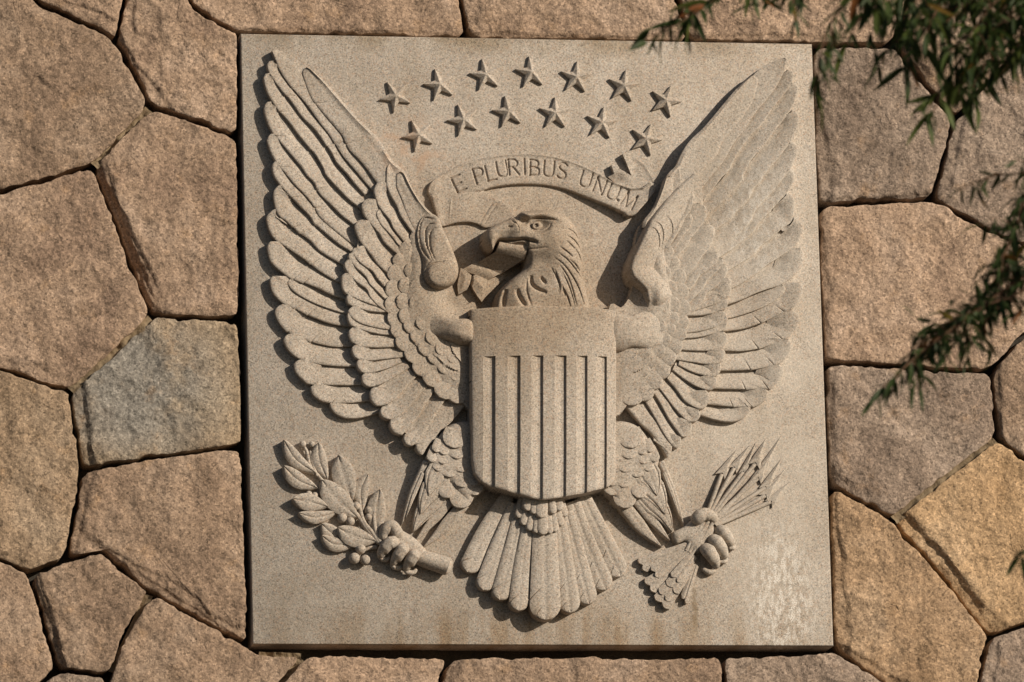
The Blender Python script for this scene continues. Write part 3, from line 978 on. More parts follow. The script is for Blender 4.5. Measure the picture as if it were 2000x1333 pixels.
SCALES = [  # tip, root, width, height tip, height root
    ((812, 449), (838, 560), 24, 42, 36), ((789, 473), (818, 560), 22, 40, 35), ((775, 496), (806, 560), 22, 39, 34),
    ((762, 521), (806, 566), 28, 38, 33), ((754, 556), (806, 578), 30, 37, 32), ((751, 592), (808, 597), 32, 36, 31),
    ((756, 624), (806, 612), 30, 35, 31), ((763, 650), (812, 628), 28, 34.5, 30), ((774, 676), (822, 644), 30, 34, 30),
    ((794, 703), (838, 664), 32, 33.5, 29), ((811, 730), (852, 686), 32, 33, 29), ((833, 752), (872, 702), 34, 32.5, 28),
    ((857, 776), (888, 722), 36, 32, 28), ((888, 788), (906, 732), 40, 31.5, 28),
    ((796, 516), (834, 580), 22, 42, 37), ((781, 548), (830, 585), 26, 41, 36), ((774, 584), (826, 596), 28, 40, 35), ((778, 616), (828, 612), 28, 39, 35),
    ((788, 640), (832, 622), 26, 38, 34), ((802, 662), (842, 640), 30, 37.5, 33), ((818, 686), (858, 658), 32, 37, 33), ((838, 706), (876, 672), 34, 36, 33),
    ((860, 728), (890, 690), 34, 35, 32), ((886, 744), (906, 700), 34, 34, 31),
    ((806, 548), (842, 592), 24, 44, 39), ((800, 585), (846, 600), 28, 43, 39), ((812, 634), (852, 618), 28, 42, 37), ((832, 664), (870, 644), 32, 41, 36),
    ((852, 688), (888, 664), 34, 40, 36), ((878, 708), (902, 676), 32, 38, 35),
]
WRIST = [(842, 415), (858, 425), (868, 450), (879, 473), (894, 512), (896, 532), (889, 550), (872, 561), (850, 563), (834, 552), (826, 534), (825, 510), (818, 480), (814, 454), (820, 430), (830, 418)]
# the sunlit wing's leading edge rolls over in one sweep from the feathers to the body
ROLL = [(1352, 334), (1330, 352), (1296, 388), (1264, 430), (1242, 477), (1227, 508), (1223, 530), (1229, 547), (1243, 560), (1256, 572), (1261, 590), (1258, 612), (1262, 632), (1300, 634), (1330, 606), (1344, 560), (1352, 500), (1364, 440), (1378, 385), (1372, 345)]
ROLL_EDGE = ROLL[:12]
RARM = [(1196, 618), (1230, 617), (1258, 608), (1300, 612), (1336, 636), (1320, 668), (1270, 680), (1232, 678), (1196, 694)]
ARM = [(828, 616), (842, 608), (862, 612), (885, 620), (925, 626), (928, 668), (905, 674), (884, 668), (862, 660), (842, 650), (830, 634)]
BASE3 = [(812, 470), (838, 430), (862, 440), (878, 500), (884, 560), (905, 596), (932, 604), (936, 800), (900, 783), (868, 768), (842, 745), (818, 712), (800, 690), (784, 662), (770, 636), (764, 600), (764, 568), (778, 524), (795, 492)]


def h_wrist(X, Y, d):
    t = sstep(430, 540, Y)
    R_ = sstep(822, 850, X + 0.15 * (Y - 480))
    Z = 36 + 3 * R_ + (5 + 5 * R_) * dome(d, 9) + 2 * t
    Z -= 1.6 * np.exp(-d / 2.5)
    for a in ([(854, 430), (829, 425), (819, 452), (824, 487), (842, 515)], [(850, 438), (838, 438), (831, 450), (832, 478), (845, 514)], [(853, 447), (846, 447), (839, 458), (839, 484), (849, 512)]):
        Z = ledge(Z, X, Y, a[::-1], 4.0, 6.0)
        Z = groove(Z, X, Y, a, 1.5, 2.6)
    Z += 6 * dome(32 - np.hypot(X - 864, (Y - 533)), 28)
    return groove(Z, X, Y, [(866, 514), (846, 517), (832, 528), (829, 540)], 1.8, 3.5)


def h_roll(X, Y, d):
    dl, t, _ = seg_dist(X, Y, ROLL_EDGE, closed=False)
    top = 33 + 20 * sstep(330, 470, Y)
    Z = 12 + (top - 12) * dome(dl, 11) + 3 * sstep(470, 540, Y)
    Z -= (24 + 6 * sstep(420, 500, Y)) * sstep(14, 78, dl)
    Z -= 11 * np.exp(-((X - 1272) / 12) ** 2 - ((Y - 588) / 26) ** 2)
    Z -= 34 * sstep(584, 628, Y + 0.25 * (X - 1262))
    for a in ([(1276, 432), (1290, 441), (1297, 458), (1294, 481)], [(1266, 444), (1280, 450), (1288, 466), (1288, 490)], [(1300, 420), (1312, 432), (1316, 452), (1310, 480)]):
        Z = ledge(Z, X, Y, a, 3.0, 5.0)
    return Z


def h_rarm(X, Y, d):
    f = sstep(1345, 1215, X)
    return 24 + 24 * f * np.sqrt(np.clip(1 - ((Y - 640) / 46) ** 2, 0, 1)) + 6 * dome(d, 14) * f


def h_arm(X, Y, d):
    t = sstep(800, 920, X) if MIRROR else sstep(832, 900, X)
    return 31 + (3 + 24 * t) * dome(d, 20) - 3 * sstep(655, 676, Y) * t


def h_base3(X, Y, d):
    Z = 27 + 6 * sstep(0, 45, d) + 6 * np.exp(-(((X - 850) / 40) ** 2 + ((Y - 590) / 40) ** 2))
    Z += 8 * np.exp(-((X - 814) / 22) ** 2 - ((Y - 500) / 70) ** 2)
    # the hollow of the wing below the wrist
    Z -= 7 * np.exp(-(((X - 875) / 26) ** 2 + ((Y - 592) / 22) ** 2))
    for a in ([(876, 668), (884, 690), (896, 706), (906, 716)], [(800, 628), (797, 640), (806, 668), (826, 688), (842, 692)],
              [(842, 692), (858, 704), (868, 715)], [(868, 715), (882, 722), (896, 728)]):
        Z = ledge(Z, X, Y, a, 5, 7)
    return Z


BED1 = [(655, 225), (600, 215), (555, 255), (552, 330), (545, 427), (556, 452), (556, 500), (562, 570), (575, 640), (600, 705), (640, 762), (690, 795), (735, 790), (772, 600), (772, 420), (738, 330)]
BED2 = [(762, 350), (742, 372), (722, 402), (708, 440), (694, 495), (686, 550), (690, 600), (692, 650), (702, 700), (722, 752), (752, 800), (790, 842), (826, 868), (880, 805), (905, 740), (880, 620), (830, 500), (828, 440), (800, 370)]


def build_wing(label):
    w = part("wing")
    w["label"] = label
    sculpt("wing_bed", w, BED1, lambda X, Y, d: (5.5 if MIRROR else 8.0) - 3.0 * sstep(500, 800, Y) + 5 * np.exp(-((X - 552) / 14) ** 2 - ((Y - 427) / 12) ** 2) + 9 * np.exp(-((X - 724) / 30) ** 2 - ((Y - 382) / 40) ** 2), 5.0, 10, round_n=60, drop=-3)
    sculpt("wing_bed", w, BED2, lambda X, Y, d: 26 - 8 * sstep(480, 800, Y) + 0 * d, 5.0, 20, round_n=60, drop=-3)
    for i, f in enumerate(PRIM):
        nts = []
        if len(f['e']) > 9:
            nts = sorted(rng.uniform(0.24, 0.42, 1).tolist() + rng.uniform(0.46, 0.66, 1).tolist())
        if MIRROR:
            nts = [0.36, 0.60] if i in (11, 12, 13, 14, 15) else []
        vane("flight_feather", w, f['e'], f['W'], f['zt'] * (0.80 if f['zt'] > 18.5 else 1), f['zr'], drop=10.5 if MIRROR else 8.0, hidden=f.get('hid'), zh=f.get('zh'), notches=nts, base=-3, tipround=2 <= i <= 8)
    for i, f in enumerate(COV):
        vane("covert_feather", w, f['e'], f['W'], f['zt'] + 1.0, f['zr'] + 1.0, drop=7.0, hidden=f.get('hid'), zh=f.get('zh'), n=34, base=4)
    sculpt("shoulder", w, BASE3, h_base3, 2.2, 30, round_n=120, drop=8)
    for tip, rt, wd, zt, zr in SCALES:
        zt = 31 + (zt - 31.5) * 0.5; zr = zt + 1
        mid = ((tip[0] + rt[0]) / 2 + rng.uniform(-2, 2), (tip[1] + rt[1]) / 2 + 2)
        plume("scale_feather", w, [tip, mid, rt], wd * 1.22, zt - 0.5, zr - 6, dom=0.7, edge=1.0, n=18, mc=9, base=15, root=0.9, ridge=0.5)
    if not MIRROR:
        sculpt("wrist", w, WRIST, h_wrist, 1.5, 45, round_n=140, drop=10)
        sculpt("arm", w, ARM, h_arm, 1.6, 42, round_n=120, drop=10)
    return w


build_wing("wing on the shaded side, its feathers edged by deep shadows")
MIRROR = True
w_ = build_wing("sunlit wing with soft feather edges and salt bloom")
MIRROR = False
sculpt("wrist", w_, ROLL, h_roll, 1.5, 44, drop=-2)
sculpt("arm", w_, RARM, h_rarm, 1.6, 42, round_n=100, drop=6)
# ------------------------------------------------------------------ stars
def star(cx, cy, rot, R=33.0, r=12.8, top=13.5, rim=6.0):
    V = []
    c0 = lay(cx, cy, top, 8)
    ang0 = math.radians(rot)
    pts = []
    for k in range(10):
        a = ang0 + k * math.pi / 5
        q = R if k % 2 == 0 else r
        pts.append((cx + q * math.sin(a), cy - q * math.cos(a)))
    V.append(c0)
    for (x, y) in pts:
        V.append(lay(x, y, rim, 8))
    for (x, y) in pts:
        V.append(lay(x, y, -2, 8))
    F = []
    for k in range(10):
        a, b = 1 + k, 1 + (k + 1) % 10
        F.append((0, a, b))
        F.append((a, a + 10, b + 10, b))
    o = gmesh("star", V, F, panel, sharp=12, flip=False)
    md = o.modifiers.new("soft_edge", 'BEVEL')
    md.width = 1.1 * S; md.segments = 2; md.limit_method = 'ANGLE'; md.angle_limit = math.radians(14)
    return o


for cx, cy, rot in [(773, 187.5, -30), (859, 165, -16), (949, 146, -12), (1038, 141, -7), (1126, 151, 4), (1219, 168, 8), (1301, 197, 19),
                    (817.5, 264, -24), (905.5, 234, -19), (993.5, 218, -12), (1085, 221, 0), (1176, 240, 8), (1262, 272, 19)]:
    star(cx, cy, rot)

# ------------------------------------------------------------------ motto scroll
RTOP = [(837, 374), (838, 364), (846, 353), (861, 343), (899, 321), (944, 307), (992, 300), (1040, 299), (1082, 303), (1126, 316), (1168, 335), (1200, 355), (1232, 367), (1256, 366), (1270, 356)]
RBOT = [(1283, 362), (1272, 384), (1252, 407), (1240, 420), (1226, 423), (1213, 414), (1181, 399), (1142, 383), (1104, 368), (1066, 360), (1027, 358), (992, 360), (963, 365), (938, 373), (912, 378), (880, 386), (856, 391), (842, 386)]
RIB = RTOP + RBOT
scroll = part("motto_scroll")

GLY = {
    'E': [[(0, 0), (0, 1)], [(0, 0), (.78, 0)], [(0, .5), (.62, .5)], [(0, 1), (.8, 1)]],
    'P': [[(0, 0), (0, 1)], [(0, 0), (.5, .02), (.74, .14), (.76, .3), (.6, .48), (0, .53)]],
    'L': [[(0, 0), (0, 1)], [(0, 1), (.72, 1)]],
    'U': [[(0, 0), (0, .62), (.1, .9), (.42, 1), (.74, .9), (.84, .62), (.84, 0)]],
    'R': [[(0, 0), (0, 1)], [(0, 0), (.5, .02), (.72, .14), (.74, .28), (.6, .45), (0, .5)], [(.36, .5), (.82, 1)]],
    'I': [[(.3, 0), (.3, 1)]],
    'B': [[(0, 0), (0, 1)], [(0, 0), (.45, .02), (.66, .12), (.66, .32), (.45, .45), (0, .47)], [(.4, .46), (.7, .56), (.76, .74), (.62, .95), (.0, 1)]],
    'S': [[(.74, .12), (.55, 0), (.25, .02), (.08, .2), (.2, .4), (.58, .56), (.74, .76), (.58, .97), (.25, 1), (.02, .86)]],
    'N': [[(0, 1), (0, 0)], [(0, 0), (.84, 1)], [(.84, 1), (.84, 0)]],
    'M': [[(0, 1), (.1, 0)], [(.1, 0), (.52, .95)], [(.52, .95), (.94, 0)], [(.94, 0), (1.06, 1)]],
}
TEXT = [('E', 897, 357, -24), ('P', 937, 342, -15), ('L', 960, 336, -12), ('U', 981, 329, -9), ('R', 1004, 325, -4), ('I', 1028, 324, -1),
        ('B', 1046, 326, 2), ('U', 1073, 328, 6), ('S', 1100, 332, 10), ('U', 1145, 349, 19), ('N', 1172, 362, 23), ('U', 1198, 375, 26), ('M', 1227, 390, 31)]


def h_rib(X, Y, d):
    dt, _, _ = seg_dist(X, Y, RTOP, closed=False)
    Z = 4 + 5 * sstep(0, 52, dt) + 9 * sstep(1070, 1230, X) * sstep(0, 50, dt) + (3.0 + 4.0 * sstep(1170, 1240, X)) * np.exp(-(dt / 3.0) ** 2)
    # rolled end, left
    Z += 7 * np.exp(-((X - 846) / 17) ** 2)
    # turned end, right
    Z += 6 * sstep(1225, 1280, X)
    Z -= 2.2 * np.exp(-d / 1.6)
    # sag and swell of the cloth
    Z += 1.6 * np.sin((X - 900) / 42.0)
    H = 31.0
    for ch, cx, cy, a in TEXT:
        a = math.radians(a)
        for st in GLY[ch]:
            pts = []
            for (px, py) in st:
                lx, ly = (px - 0.4) * 23, (py - 0.5) * H
                pts.append((cx + lx * math.cos(a) - ly * math.sin(a), cy + lx * math.sin(a) + ly * math.cos(a)))
            Z = groove(Z, X, Y, pts, 1.55, 3.8, n=24 if len(pts) > 2 else 3, taper=False)
    for (px, py) in ((1206, 391),):
        Z = groove(Z, X, Y, [(px, py), (px + 1, py + 1)], 2.6, 5.5, n=2, taper=False)
    return Z


sculpt("motto_band", scroll, RIB, h_rib, 1.0, 14, round_n=260, drop=-3)

TURN = [(1215, 302), (1238, 306), (1260, 324), (1274, 347), (1281, 357), (1270, 359), (1256, 368), (1232, 369), (1202, 357), (1187, 346), (1199, 341), (1193, 323), (1234, 344)]


def h_turn(X, Y, d):
    dt, _, _ = seg_dist(X, Y, [(1213, 301), (1238, 305), (1260, 323), (1274, 346), (1283, 362)], closed=False)
    Z = 4.5 + 1.5 * np.exp(-(dt / 4.0) ** 2) * sstep(1218, 1245, X)
    return Z + 8.0 * sstep(1245, 1215, X) * sstep(358, 336, Y)


sculpt("turned_end", scroll, TURN, h_turn, 1.0, 8, drop=-2)

FOLD = [(842, 384), (858, 388), (880, 384), (912, 376), (942, 371), (963, 384), (986, 396), (1004, 409), (1000, 424), (975, 438), (950, 444), (934, 437), (916, 433), (890, 435), (862, 441), (853, 420)]


def h_fold(X, Y, d):
    Z = 8 + 6 * np.exp(-((X - 850) / 16) ** 2) + 4 * sstep(900, 990, X) + 4 * np.sin((X - 850) / 26.0) * np.exp(-((X - 920) / 60) ** 2)
    Z -= 1.5 * np.exp(-d / 1.5)
    for a in ([(965, 392), (952, 412), (938, 434)], [(973, 396), (960, 414), (946, 438)]):
        Z = groove(Z, X, Y, a, 1.5, 1.8)
    Z = groove(Z, X, Y, [(881, 388), (879, 410), (877, 434)], 1.3, -1.5)
    return Z


sculpt("folded_tail", scroll, FOLD, h_fold, 1.4, 10, round_n=110, drop=-2)

# ------------------------------------------------------------------ head and neck
HEAD = [(1012, 420), (1016, 415), (1032, 411), (1060, 409), (1090, 414), (1110, 425), (1124, 443), (1132, 464), (1138, 492), (1140, 520), (1138, 533), (1143, 552), (1149, 576), (1155, 600), (1154, 622), (964, 622),
        (967, 598), (972, 576), (980, 563), (996, 546), (1016, 531), (1026, 520), (1024, 505), (1018, 494), (1000, 490), (985, 486), (978, 474), (968, 480), (965, 489), (960, 492), (951, 484), (946, 472), (945.5, 460), (951, 448), (968, 437), (990, 429), (1003, 424)]


def h_head(X, Y, d):
    up = 1 - sstep(500, 560, Y)
    bk = 1 - sstep(985, 1012, X)
    Z = 34 + 22 * dome(d, 16 - 8 * bk) + 14 * dome(d, 60) * up + 6 * dome(d, 70)
    Z -= 7 * sstep(545, 620, Y)
    # beak: narrower and rounder, cere step
    bk = 1 - sstep(985, 1012, X)
    Z -= 6 * bk
    Z = ledge(Z, X, Y, [(1006, 422), (1004, 434), (1011, 448), (1013, 462)], -3, 8)
    Z = groove(Z, X, Y, [(996, 431), (1000, 438), (1006, 442), (1010, 454)], 1.5, 2.6)
    # nostril
    Z = groove(Z, X, Y, [(989, 445), (993, 447), (998, 447)], 1.5, 4.5)
    # mouth
    Z = groove(Z, X, Y, [(966, 479), (972, 472), (980, 471.5), (1000, 473), (1020, 472), (1034, 476), (1046, 480)], 2.4, 15, taper=True)
    Z = np.where((Y > 473) & (Y < 500) & (X < 1030) & (X > 968), Z - 9 * sstep(473, 480, Y), Z)
    Z = groove(Z, X, Y, [(1026, 491), (1045, 491), (1066, 489)], 1.6, 2.4)
    Z += 3.5 * np.exp(-(((X - 1043) / 9) ** 2 + ((Y - 474) / 7) ** 2))
    # eye socket and brow
    sock = np.exp(-(((X - 1047) / 21) ** 2 + ((Y - 444) / 14) ** 2) ** 1.5)
    Z -= 13 * sock
    Z -= 11 * np.exp(-(((X - 1020) / 9) ** 2 + ((Y - 436) / 9) ** 2))
    br, t, s = seg_dist(X, Y, spline([(1014, 422), (1024, 427), (1042, 424), (1060, 423), (1080, 430), (1094, 437)], 40), closed=False)
    Z += 9 * np.exp(-(br / 6.0) ** 2) * (1 - 0.85 * t)
    Z = groove(Z, X, Y, [(1022, 440), (1034, 433), (1050, 430.5), (1068, 433), (1086, 437)], 1.7, 5.5)
    Z = groove(Z, X, Y, [(1029, 448), (1036, 455), (1048, 458.5), (1060, 456), (1069, 448), (1072, 441)], 1.5, 3.5)
    # cheek
    Z += 5 * np.exp(-(((X - 1022) / 9) ** 2 + ((Y - 424) / 7) ** 2))
    Z += 5 * np.exp(-(((X - 1082) / 28) ** 2 + ((Y - 470) / 26) ** 2))
    Z -= 7 * np.exp(-(((X - 1052) / 34) ** 2 + ((Y - 512) / 15) ** 2))
    # hackles
    H = [[(1104, 452), (1118, 458), (1128, 470), (1134, 485)], [(1102, 465), (1118, 474), (1130, 488), (1136, 502)], [(1102, 476), (1112, 484), (1120, 492)],
         [(1088, 488), (1104, 498), (1116, 508)], [(1120, 490), (1130, 505), (1137, 522)], [(1086, 500), (1104, 512), (1122, 530), (1137, 548)], [(1108, 512), (1120, 520), (1134, 536)],
         [(1078, 508), (1098, 522), (1118, 546), (1132, 572), (1142, 600)], [(1088, 520), (1104, 540), (1114, 560), (1126, 600)], [(1096, 536), (1108, 558), (1118, 584), (1121, 600)],
         [(1073, 526), (1084, 544), (1091, 560), (1088, 574)], [(1080, 530), (1088, 548), (1093, 564), (1090, 576)], [(1099, 566), (1108, 584), (1114, 602)], [(1096, 560), (1100, 572), (1104, 582)]]
    for a in H:
        Z = ledge(Z, X, Y, a, 3.4, 5.0)
        Z = groove(Z, X, Y, a, 1.3, 1.8)
    for a, w, dp in (([(1034, 541), (1036, 556), (1046, 566), (1066, 575)], 3.2, 8), ([(1053, 544), (1058, 551), (1064, 557)], 2.6, 6),
                     ([(988, 566), (984, 582), (983, 604)], 3.5, 8), ([(1008, 566), (1012, 580), (1025, 600)], 3.6, 8), ([(1027, 546), (1027, 572), (1037, 600)], 2.0, 3)):
        Z = groove(Z, X, Y, a, w, dp)
    # beak tip hooks down
    Z += 2.5 * np.exp(-(((X - 958) / 10) ** 2 + ((Y - 470) / 14) ** 2))
    return Z


head = part("head")
hq, hemit = sculpt("head", head, HEAD, h_head, 1.25, 48, round_n=240, drop=-3,
                   split=lambda x, y: np.where((y < 500) & (x < 1008 + 0.10 * (y - 420)), 1, np.where(y > 528 + 0.12 * (x - 1030), 2, 0)))
for k, nm in ((0, "skull"), (1, "beak"), (2, "neck")):
    hemit(nm, hq[k], head)
eye = part("eye", head)
blob("eyeball", eye, (1048.5, 443.5), 15, 10.5, 9, 57)
# iris ring and pupil hole as relief
def ring(name, parent, c, r, tube_r, z):
    n, sg = 24, 8
    X, Y, Z = [], [], []
    for i in range(n):
        a = 2 * math.pi * i / n
        for j in range(sg):
            b = 2 * math.pi * j / sg
            q = r + tube_r * math.cos(b)
            X.append(c[0] + q * math.cos(a)); Y.append(c[1] + q * math.sin(a)); Z.append(z + tube_r * math.sin(b))
    V = put(np.array(X), np.array(Y), np.array(Z), z)
    F = [(i * sg + j, ((i + 1) % n) * sg + j, ((i + 1) % n) * sg + (j + 1) % sg, i * sg + (j + 1) % sg) for i in range(n) for j in range(sg)]
    return gmesh(name, V, F, parent, sharp=0)


ring("iris", eye, (1047, 441), 5.6, 2.3, 67)

# scroll held in the beak
def sheet(name, parent, quad, hf, nu=24, nv=14, base=-3, zref=30, barb=0.0):
    """small curved band: quad corners (u0v0, u1v0, u1v1, u0v1)"""
    q = np.asarray(quad, float)
    U, V_ = np.meshgrid(np.linspace(0, 1, nu), np.linspace(0, 1, nv))
    X = (q[0, 0] * (1 - U) + q[1, 0] * U) * (1 - V_) + (q[3, 0] * (1 - U) + q[2, 0] * U) * V_
    Y = (q[0, 1] * (1 - U) + q[1, 1] * U) * (1 - V_) + (q[3, 1] * (1 - U) + q[2, 1] * U) * V_
    if barb:
        e = q[0] - q[1]; e = e / np.linalg.norm(e)
        b_ = barb * (1 - U) * np.abs(np.sin(2 * np.pi * V_))
        X = X + e[0] * b_; Y = Y + e[1] * b_
    Z = hf(U, V_)
    Xp = np.pad(X, 1, mode='edge'); Yp = np.pad(Y, 1, mode='edge'); Zp = np.pad(Z, 1, constant_values=base)
    return gmesh(name, put(Xp, Yp, Zp, zref).reshape(-1, 3), grid_faces(nv + 2, nu + 2), parent, sharp=45)


sheet("scroll_in_beak", scroll, [(976, 472), (1031, 475), (1024, 508), (968, 494)], lambda u, v: 49 + 11 * np.sin(np.pi * np.clip(v, 0, 1) ** 0.9) - 2 * v + 2 * u, zref=50, base=10)
sheet("scroll_underside", scroll, [(968, 494), (1020, 510), (978, 534), (932, 512)], lambda u, v: 49 - 34 * v - 3 * np.sin(np.pi * v), zref=32, base=0)
sheet("scroll_underside", scroll, [(932, 512), (979, 533.5), (955, 547), (903, 526)], lambda u, v: 16 - 3 * v + 3 * np.sin(np.pi * v), zref=16, base=0)
TAILC = [(900, 524), (906, 526), (922, 540), (930, 538), (955, 547), (986, 531), (984, 546), (966, 562), (950, 580), (942, 591), (932, 578), (924, 566), (919, 552), (912, 566), (896, 575), (894, 556)]


def h_tailc(X, Y, d):
    Z = 13 + 4 * np.sin((X - 900) / 16.0) + 4 * sstep(0, 20, d) - 3 * sstep(545, 595, Y)
    Z = groove(Z, X, Y, [(922, 540), (920, 552), (918, 562)], 2.0, 8)
    return Z


sculpt("forked_tail", scroll, TAILC, h_tailc, 1.3, 14, drop=-2)

# ------------------------------------------------------------------ shield
SH = [(919, 604), (960, 602), (1010, 600.5), (1062, 600.5), (1120, 601.5), (1170, 603.5), (1204, 606), (1204.5, 700), (1204, 850), (1203.5, 925), (1200, 940), (1190, 950), (1150, 962), (1105, 971), (1062, 977.5), (1040, 974), (1000, 963), (960, 951), (938, 939), (927, 925), (922.5, 900), (921, 800), (920, 700)]
REC = [(943.5, 966), (990, 1013.5), (1036.5, 1058), (1081, 1103), (1124, 1145), (1164, 1184)]


def h_shield(X, Y, d):
    u = (X - 1062) / 142.0
    Z = 42 + 24 * np.sqrt(np.clip(1.12 - u * u, 0, 1.12)) - 2.0 * np.exp(-d / 1.4)
    Z -= 3.0 * sstep(880, 975, Y)
    for a, b in REC:
        m_ = (X >= a) & (X <= b) & (Y > 697.5)
        t = (X - a) / (b - a)
        Z = np.where(m_, Z - 0.4 - 4.4 * np.clip(t / 0.6, 0, 1), Z)
    return Z


def sh_split(x, y):
    l = np.zeros(len(x), int)
    st = [r for ab in REC for r in ab]
    l = np.searchsorted(np.array(st), x) + 1
    return np.where(y < 697.5, 0, l)


shield = part("shield")
sq, semit = sculpt("shield", shield, SH, h_shield, 1.3, 54, split=sh_split, drop=-3, sharp=30)
for k in sq:
    nm = "chief" if k == 0 else ("raised_stripe" if k % 2 == 1 else "sunk_stripe")
    semit(nm, sq[k], shield)
# ------------------------------------------------------------------ tail
tail = part("tail")
TAILF = [  # tip, mid, root, width, z ; outer ones first
    ((913, 1118), (948, 1042), (992, 968), 35, 15), ((944, 1153), (972, 1072), (1006, 985), 33, 19), ((976, 1172), (996, 1090), (1016, 1000), 33, 23),
    ((1013, 1193), (1020, 1110), (1034, 1020), 34, 27),
    ((1213, 1126), (1177, 1050), (1134, 962), 37, 15), ((1184, 1152), (1150, 1070), (1118, 980), 36, 19), ((1151, 1180), (1130, 1095), (1106, 1000), 35, 23), ((1115, 1197), (1104, 1110), (1092, 1020), 37, 27),
    ((1066, 1211), (1065, 1120), (1064, 1010), 58, 32)]
for i, (a, b, c, w, z) in enumerate(TAILF):
    right = 4 <= i <= 7
    plume("tail_feather", tail, [a, b, c], w * (1.14 if i < 8 else 1.05), z, z + 2, dom=(2.2 if i < 4 else 1.4), edge=1.8, n=40, mc=15, base=-2, root=0.72, crease=(0.8 if i < 4 else 1.5), notches=(0.16, 0.36) if i > 3 else (0.2,))
for (tx, ty, rx, ry, w, z) in [(1012, 1012, 1022, 975, 18, 33), (1022, 1026, 1032, 985, 19, 35), (1104, 1010, 1092, 970, 18, 33), (1096, 1028, 1086, 985, 19, 35), (1034, 1037, 1042, 990, 18, 37),
                               (1085, 1040, 1078, 990, 18, 37), (1047, 1042, 1050, 995, 17, 39), (1074, 1043, 1070, 995, 17, 39), (1060, 1045, 1060, 995, 24, 42)]:
    plume("tail_covert", tail, [(tx, ty), ((tx + rx) / 2, (ty + ry) / 2), (rx, ry)], w, z, z - 1, dom=2.4, edge=1.8, n=20, mc=9, base=10, root=0.9)
for (tx, ty, rx, ry, w, z) in [(1030, 998, 1036, 960, 22, 43), (1042, 1004, 1046, 960, 17, 44.5), (1093, 998, 1086, 960, 20, 43), (1081, 1004, 1076, 960, 17, 44.5), (1057, 1012, 1058, 960, 26, 46)]:
    plume("tail_covert", tail, [(tx, ty), ((tx + rx) / 2, (ty + ry) / 2), (rx, ry)], w, z, z + 1, dom=2.2, edge=1.8, n=20, mc=9, base=14, root=1.0)

# ------------------------------------------------------------------ feathered legs
THIGH = [(918, 822), (888, 825), (868, 838), (853, 858), (842, 878), (833, 900), (838, 915), (860, 930), (880, 952), (898, 975), (912, 990), (936, 966), (950, 950), (955, 900), (940, 840)]
LEGP = [  # tip, (mid), root, width, ztip, zroot, crease
    ((785, 1026), (804, 968), (832, 903), 13, 13, 26), ((793, 1012), (808, 968), (826, 925), 9, 17, 26),
    ((828, 1068), (862, 1036), (906, 985), 24, 12, 24), ((812, 1056), (846, 1016), (888, 965), 22, 13, 24),
    ((808, 1038), (830, 998), (878, 948), 46, 18, 26), ((822, 1004), (838, 968), (872, 924), 50, 23, 30), ((838, 968), (848, 938), (868, 902), 46, 28, 33)]
LEGS_ = [  # tip, root, width, z
    (878, 973, 868, 935, 30, 31), (905, 993, 900, 950, 42, 32), (930, 968, 925, 935, 32, 33),
    (855, 921, 862, 888, 22, 33), (879, 933, 880, 898, 32, 33.5), (905, 953, 905, 915, 32, 34), (928, 950, 925, 910, 30, 34),
    (842, 903, 852, 872, 20, 34), (865, 907, 869, 876, 26, 34.5), (903, 923, 902, 888, 36, 35), (930, 920, 928, 888, 30, 35),
    (851, 884, 860, 858, 18, 35), (866, 889, 873, 862, 22, 35.5), (893, 897, 896, 862, 36, 36), (886, 876, 894, 838, 46, 37)]


def h_thigh(X, Y, d):
    return 16 + 14 * dome(d, 18) + 5 * dome(d, 50)


def leg_xy(x, y):
    return 2122 - np.asarray(x, float), np.asarray(y, float)


def build_leg(label):
    lg = part("leg")
    lg["label"] = label
    for a, b, c, w, z0, z1 in LEGP:
        plume("leg_feather", lg, [a, b, c], w, z0, z1, shape='point', dom=1.2, edge=1.2, n=30, mc=25 if w > 40 else 11, base=-2, root=0.95, crease=0.6, rim=2.4 if w > 40 else 0)
    sculpt("thigh", lg, THIGH, h_thigh, 2.0, 26, round_n=90, drop=-2)
    for tx, ty, rx, ry, w, z in LEGS_:
        plume("scale_feather", lg, [(tx, ty), ((tx + rx) / 2 - 1, (ty + ry) / 2), (rx, ry)], w * 1.08, z + 1.5, z - 5, dom=0.9, edge=0.9, n=18, mc=9, base=6, root=0.9)


build_leg("leg holding the olive branch")
_put = put
def put(X, Y, Z, zref):
    X, Y = leg_xy(X, Y)
    return lay(X, Y, Z, zref)


build_leg("leg holding the arrows")
put = _put

# ------------------------------------------------------------------ olive branch
olive = part("olive_branch")
for pts, r, z in (([(740, 1062), (716, 1034), (700, 1010), (676, 985), (650, 958), (628, 936), (612, 915)], [6, 5, 5, 4.5, 4, 3.5, 3], [14, 13, 12, 10, 9, 8, 7]),
                  ([(742, 1064), (726, 1040), (712, 1022), (704, 998), (703, 972)], [6, 5, 4, 4, 3], [15, 15, 14, 13, 11]),
                  ([(746, 1066), (734, 1040), (730, 1010), (733, 985)], [6, 5, 4, 4], [16, 16, 15, 14]),
                  ([(614, 928), (604, 905), (599, 882), (593, 872)], [4, 3.5, 3.5, 3], [8, 8, 8, 7]), ([(620, 932), (610, 905), (606, 880)], [3.5, 3, 3], [8, 8, 7]),
                  ([(738, 1068), (718, 1072), (704, 1078)], [5, 4, 3], [9, 8, 7])):
    tube("stem", olive, pts, r, z, flat=1.0)
